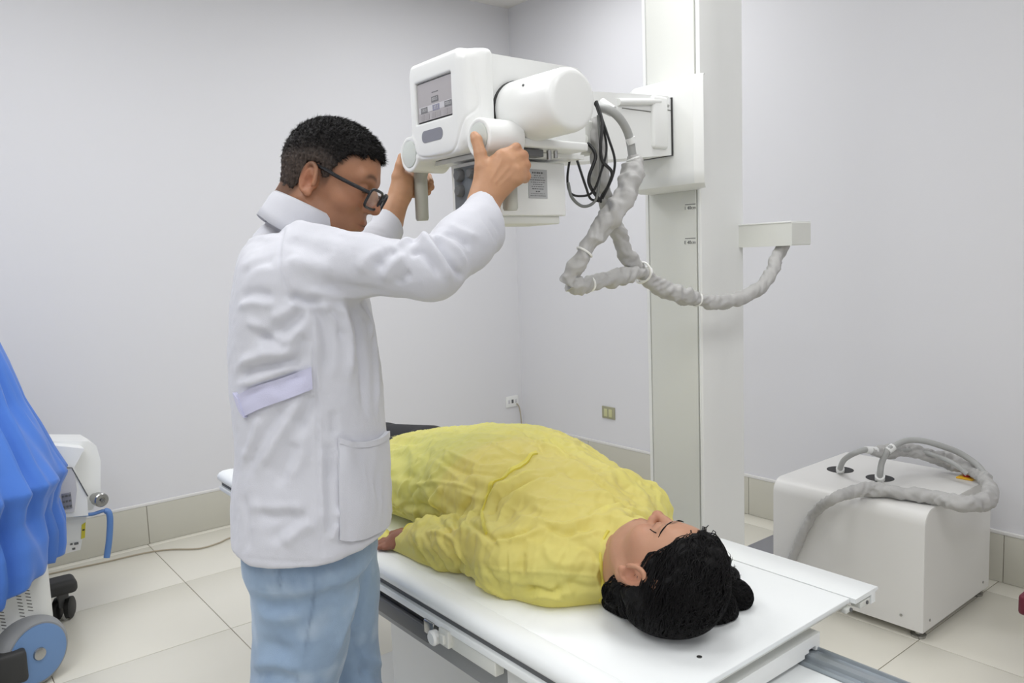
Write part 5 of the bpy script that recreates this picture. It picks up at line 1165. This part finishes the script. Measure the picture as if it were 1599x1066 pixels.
V, Q = HS.mesh(.0035, HW.O-.30, HW.O+.30, smooth=2); N = normals(V, Q); ql = HW.loc(V)
ph_ = np.arctan2(ql[:, 2]-.03, ql[:, 1]); V = V+N*(.0035*nz(V, 12, 61)+.0022*nz(V, 30, 62))[:, None]; V[:, 2] = np.maximum(V[:, 2], .6712)
hr = obj('hair', V, Q, 'hair2', wm, True)
rw = np.random.default_rng(9); ns, npt = 2600, 12; okv = np.nonzero(~((np.abs(ql[:, 1]) > .055) & (ql[:, 0] > -.055) & (ql[:, 2] > -.055) & (ql[:, 2] < .038)))[0]; i0 = okv[rw.integers(0, len(okv), ns)]; p = V[i0].copy(); nn = N[i0].copy(); paths = [p.copy()]
top = HW(.07, 0, .10)
d = (p-HW(.09, 0, .08)); d -= nn*(d*nn).sum(1)[:, None]; d /= np.linalg.norm(d, axis=1)[:, None]+1e-9; phs = rw.uniform(0, 6.28, ns)
for k in range(npt-1):
    sd = np.cross(d, nn); far = np.clip((np.linalg.norm(p-HW.O, axis=1)-.09)/.05, 0, 1)
    d = d+sd*(.75*np.sin(phs+k*1.1)*far)[:, None]+rw.normal(size=d.shape)*.05; d[:, 2] -= .10*(1-far); e_ = HS.ev(p, .1)
    gq = np.stack([HS.ev(p+1e-3*v, .1)-HS.ev(p-1e-3*v, .1) for v in np.eye(3)], 1); gq /= np.linalg.norm(gq, axis=1)[:, None]+1e-9
    d -= gq*(d*gq).sum(1)[:, None]; d /= np.linalg.norm(d, axis=1)[:, None]+1e-9; nn = gq; p = p+d*.0065-gq*(np.clip(e_-.004, -.01, .01))[:, None]*.7; p[:, 2] = np.maximum(p[:, 2], .672); paths.append(p.copy())
Pp = np.stack(paths, 1); rad = np.array([.0009]*(npt-2)+[.0006, .0002]); T3 = np.gradient(Pp, axis=1); T3 /= np.linalg.norm(T3, axis=2)[..., None]+1e-9
a_ = np.cross(T3, rw.normal(size=(ns, 1, 3))); a_ /= np.linalg.norm(a_, axis=2)[..., None]+1e-9; b_ = np.cross(T3, a_)
ring = [Pp+rad[None, :, None]*(math.cos(t)*a_+math.sin(t)*b_) for t in (0, 2.094, 4.189)]; VV = np.stack(ring, 2).reshape(-1, 3)
base = (np.arange(ns)[:, None]*npt+np.arange(npt-1)[None])*3; base = base.reshape(-1)
F_ = np.concatenate([np.stack([base+k, base+(k+1) % 3, base+3+(k+1) % 3, base+3+k], 1) for k in range(3)]); obj('hair_strands', VV, F_, 'hair2', hr, True, kind='stuff')
# baby hairs on the forehead edge
eb_ = [HW(.083, .022, .008), HW(.0875, .030, .0065), HW(.086, .040, .0075), HW(.080, .047, .010)]
MB().tube(cr(cast(B, [(1015, 826), (1019, 829), (1025, 832)]), 4), .0011, 6).go('eyelashes', 'hair2', wm, True)
for pts in ([(1028, 839), (1032, 831), (1038, 823), (1045, 817), (1051, 814)], [(1056, 813), (1062, 813), (1068, 815)]):
    e_ = cr(cast(B, pts), 5); MB().tube(e_, np.interp(np.linspace(0, 1, len(e_)), [0, .3, .8, 1], [.0005, .0016, .0013, .0006]), 6).go('eyebrow', 'hair2', wm, True)
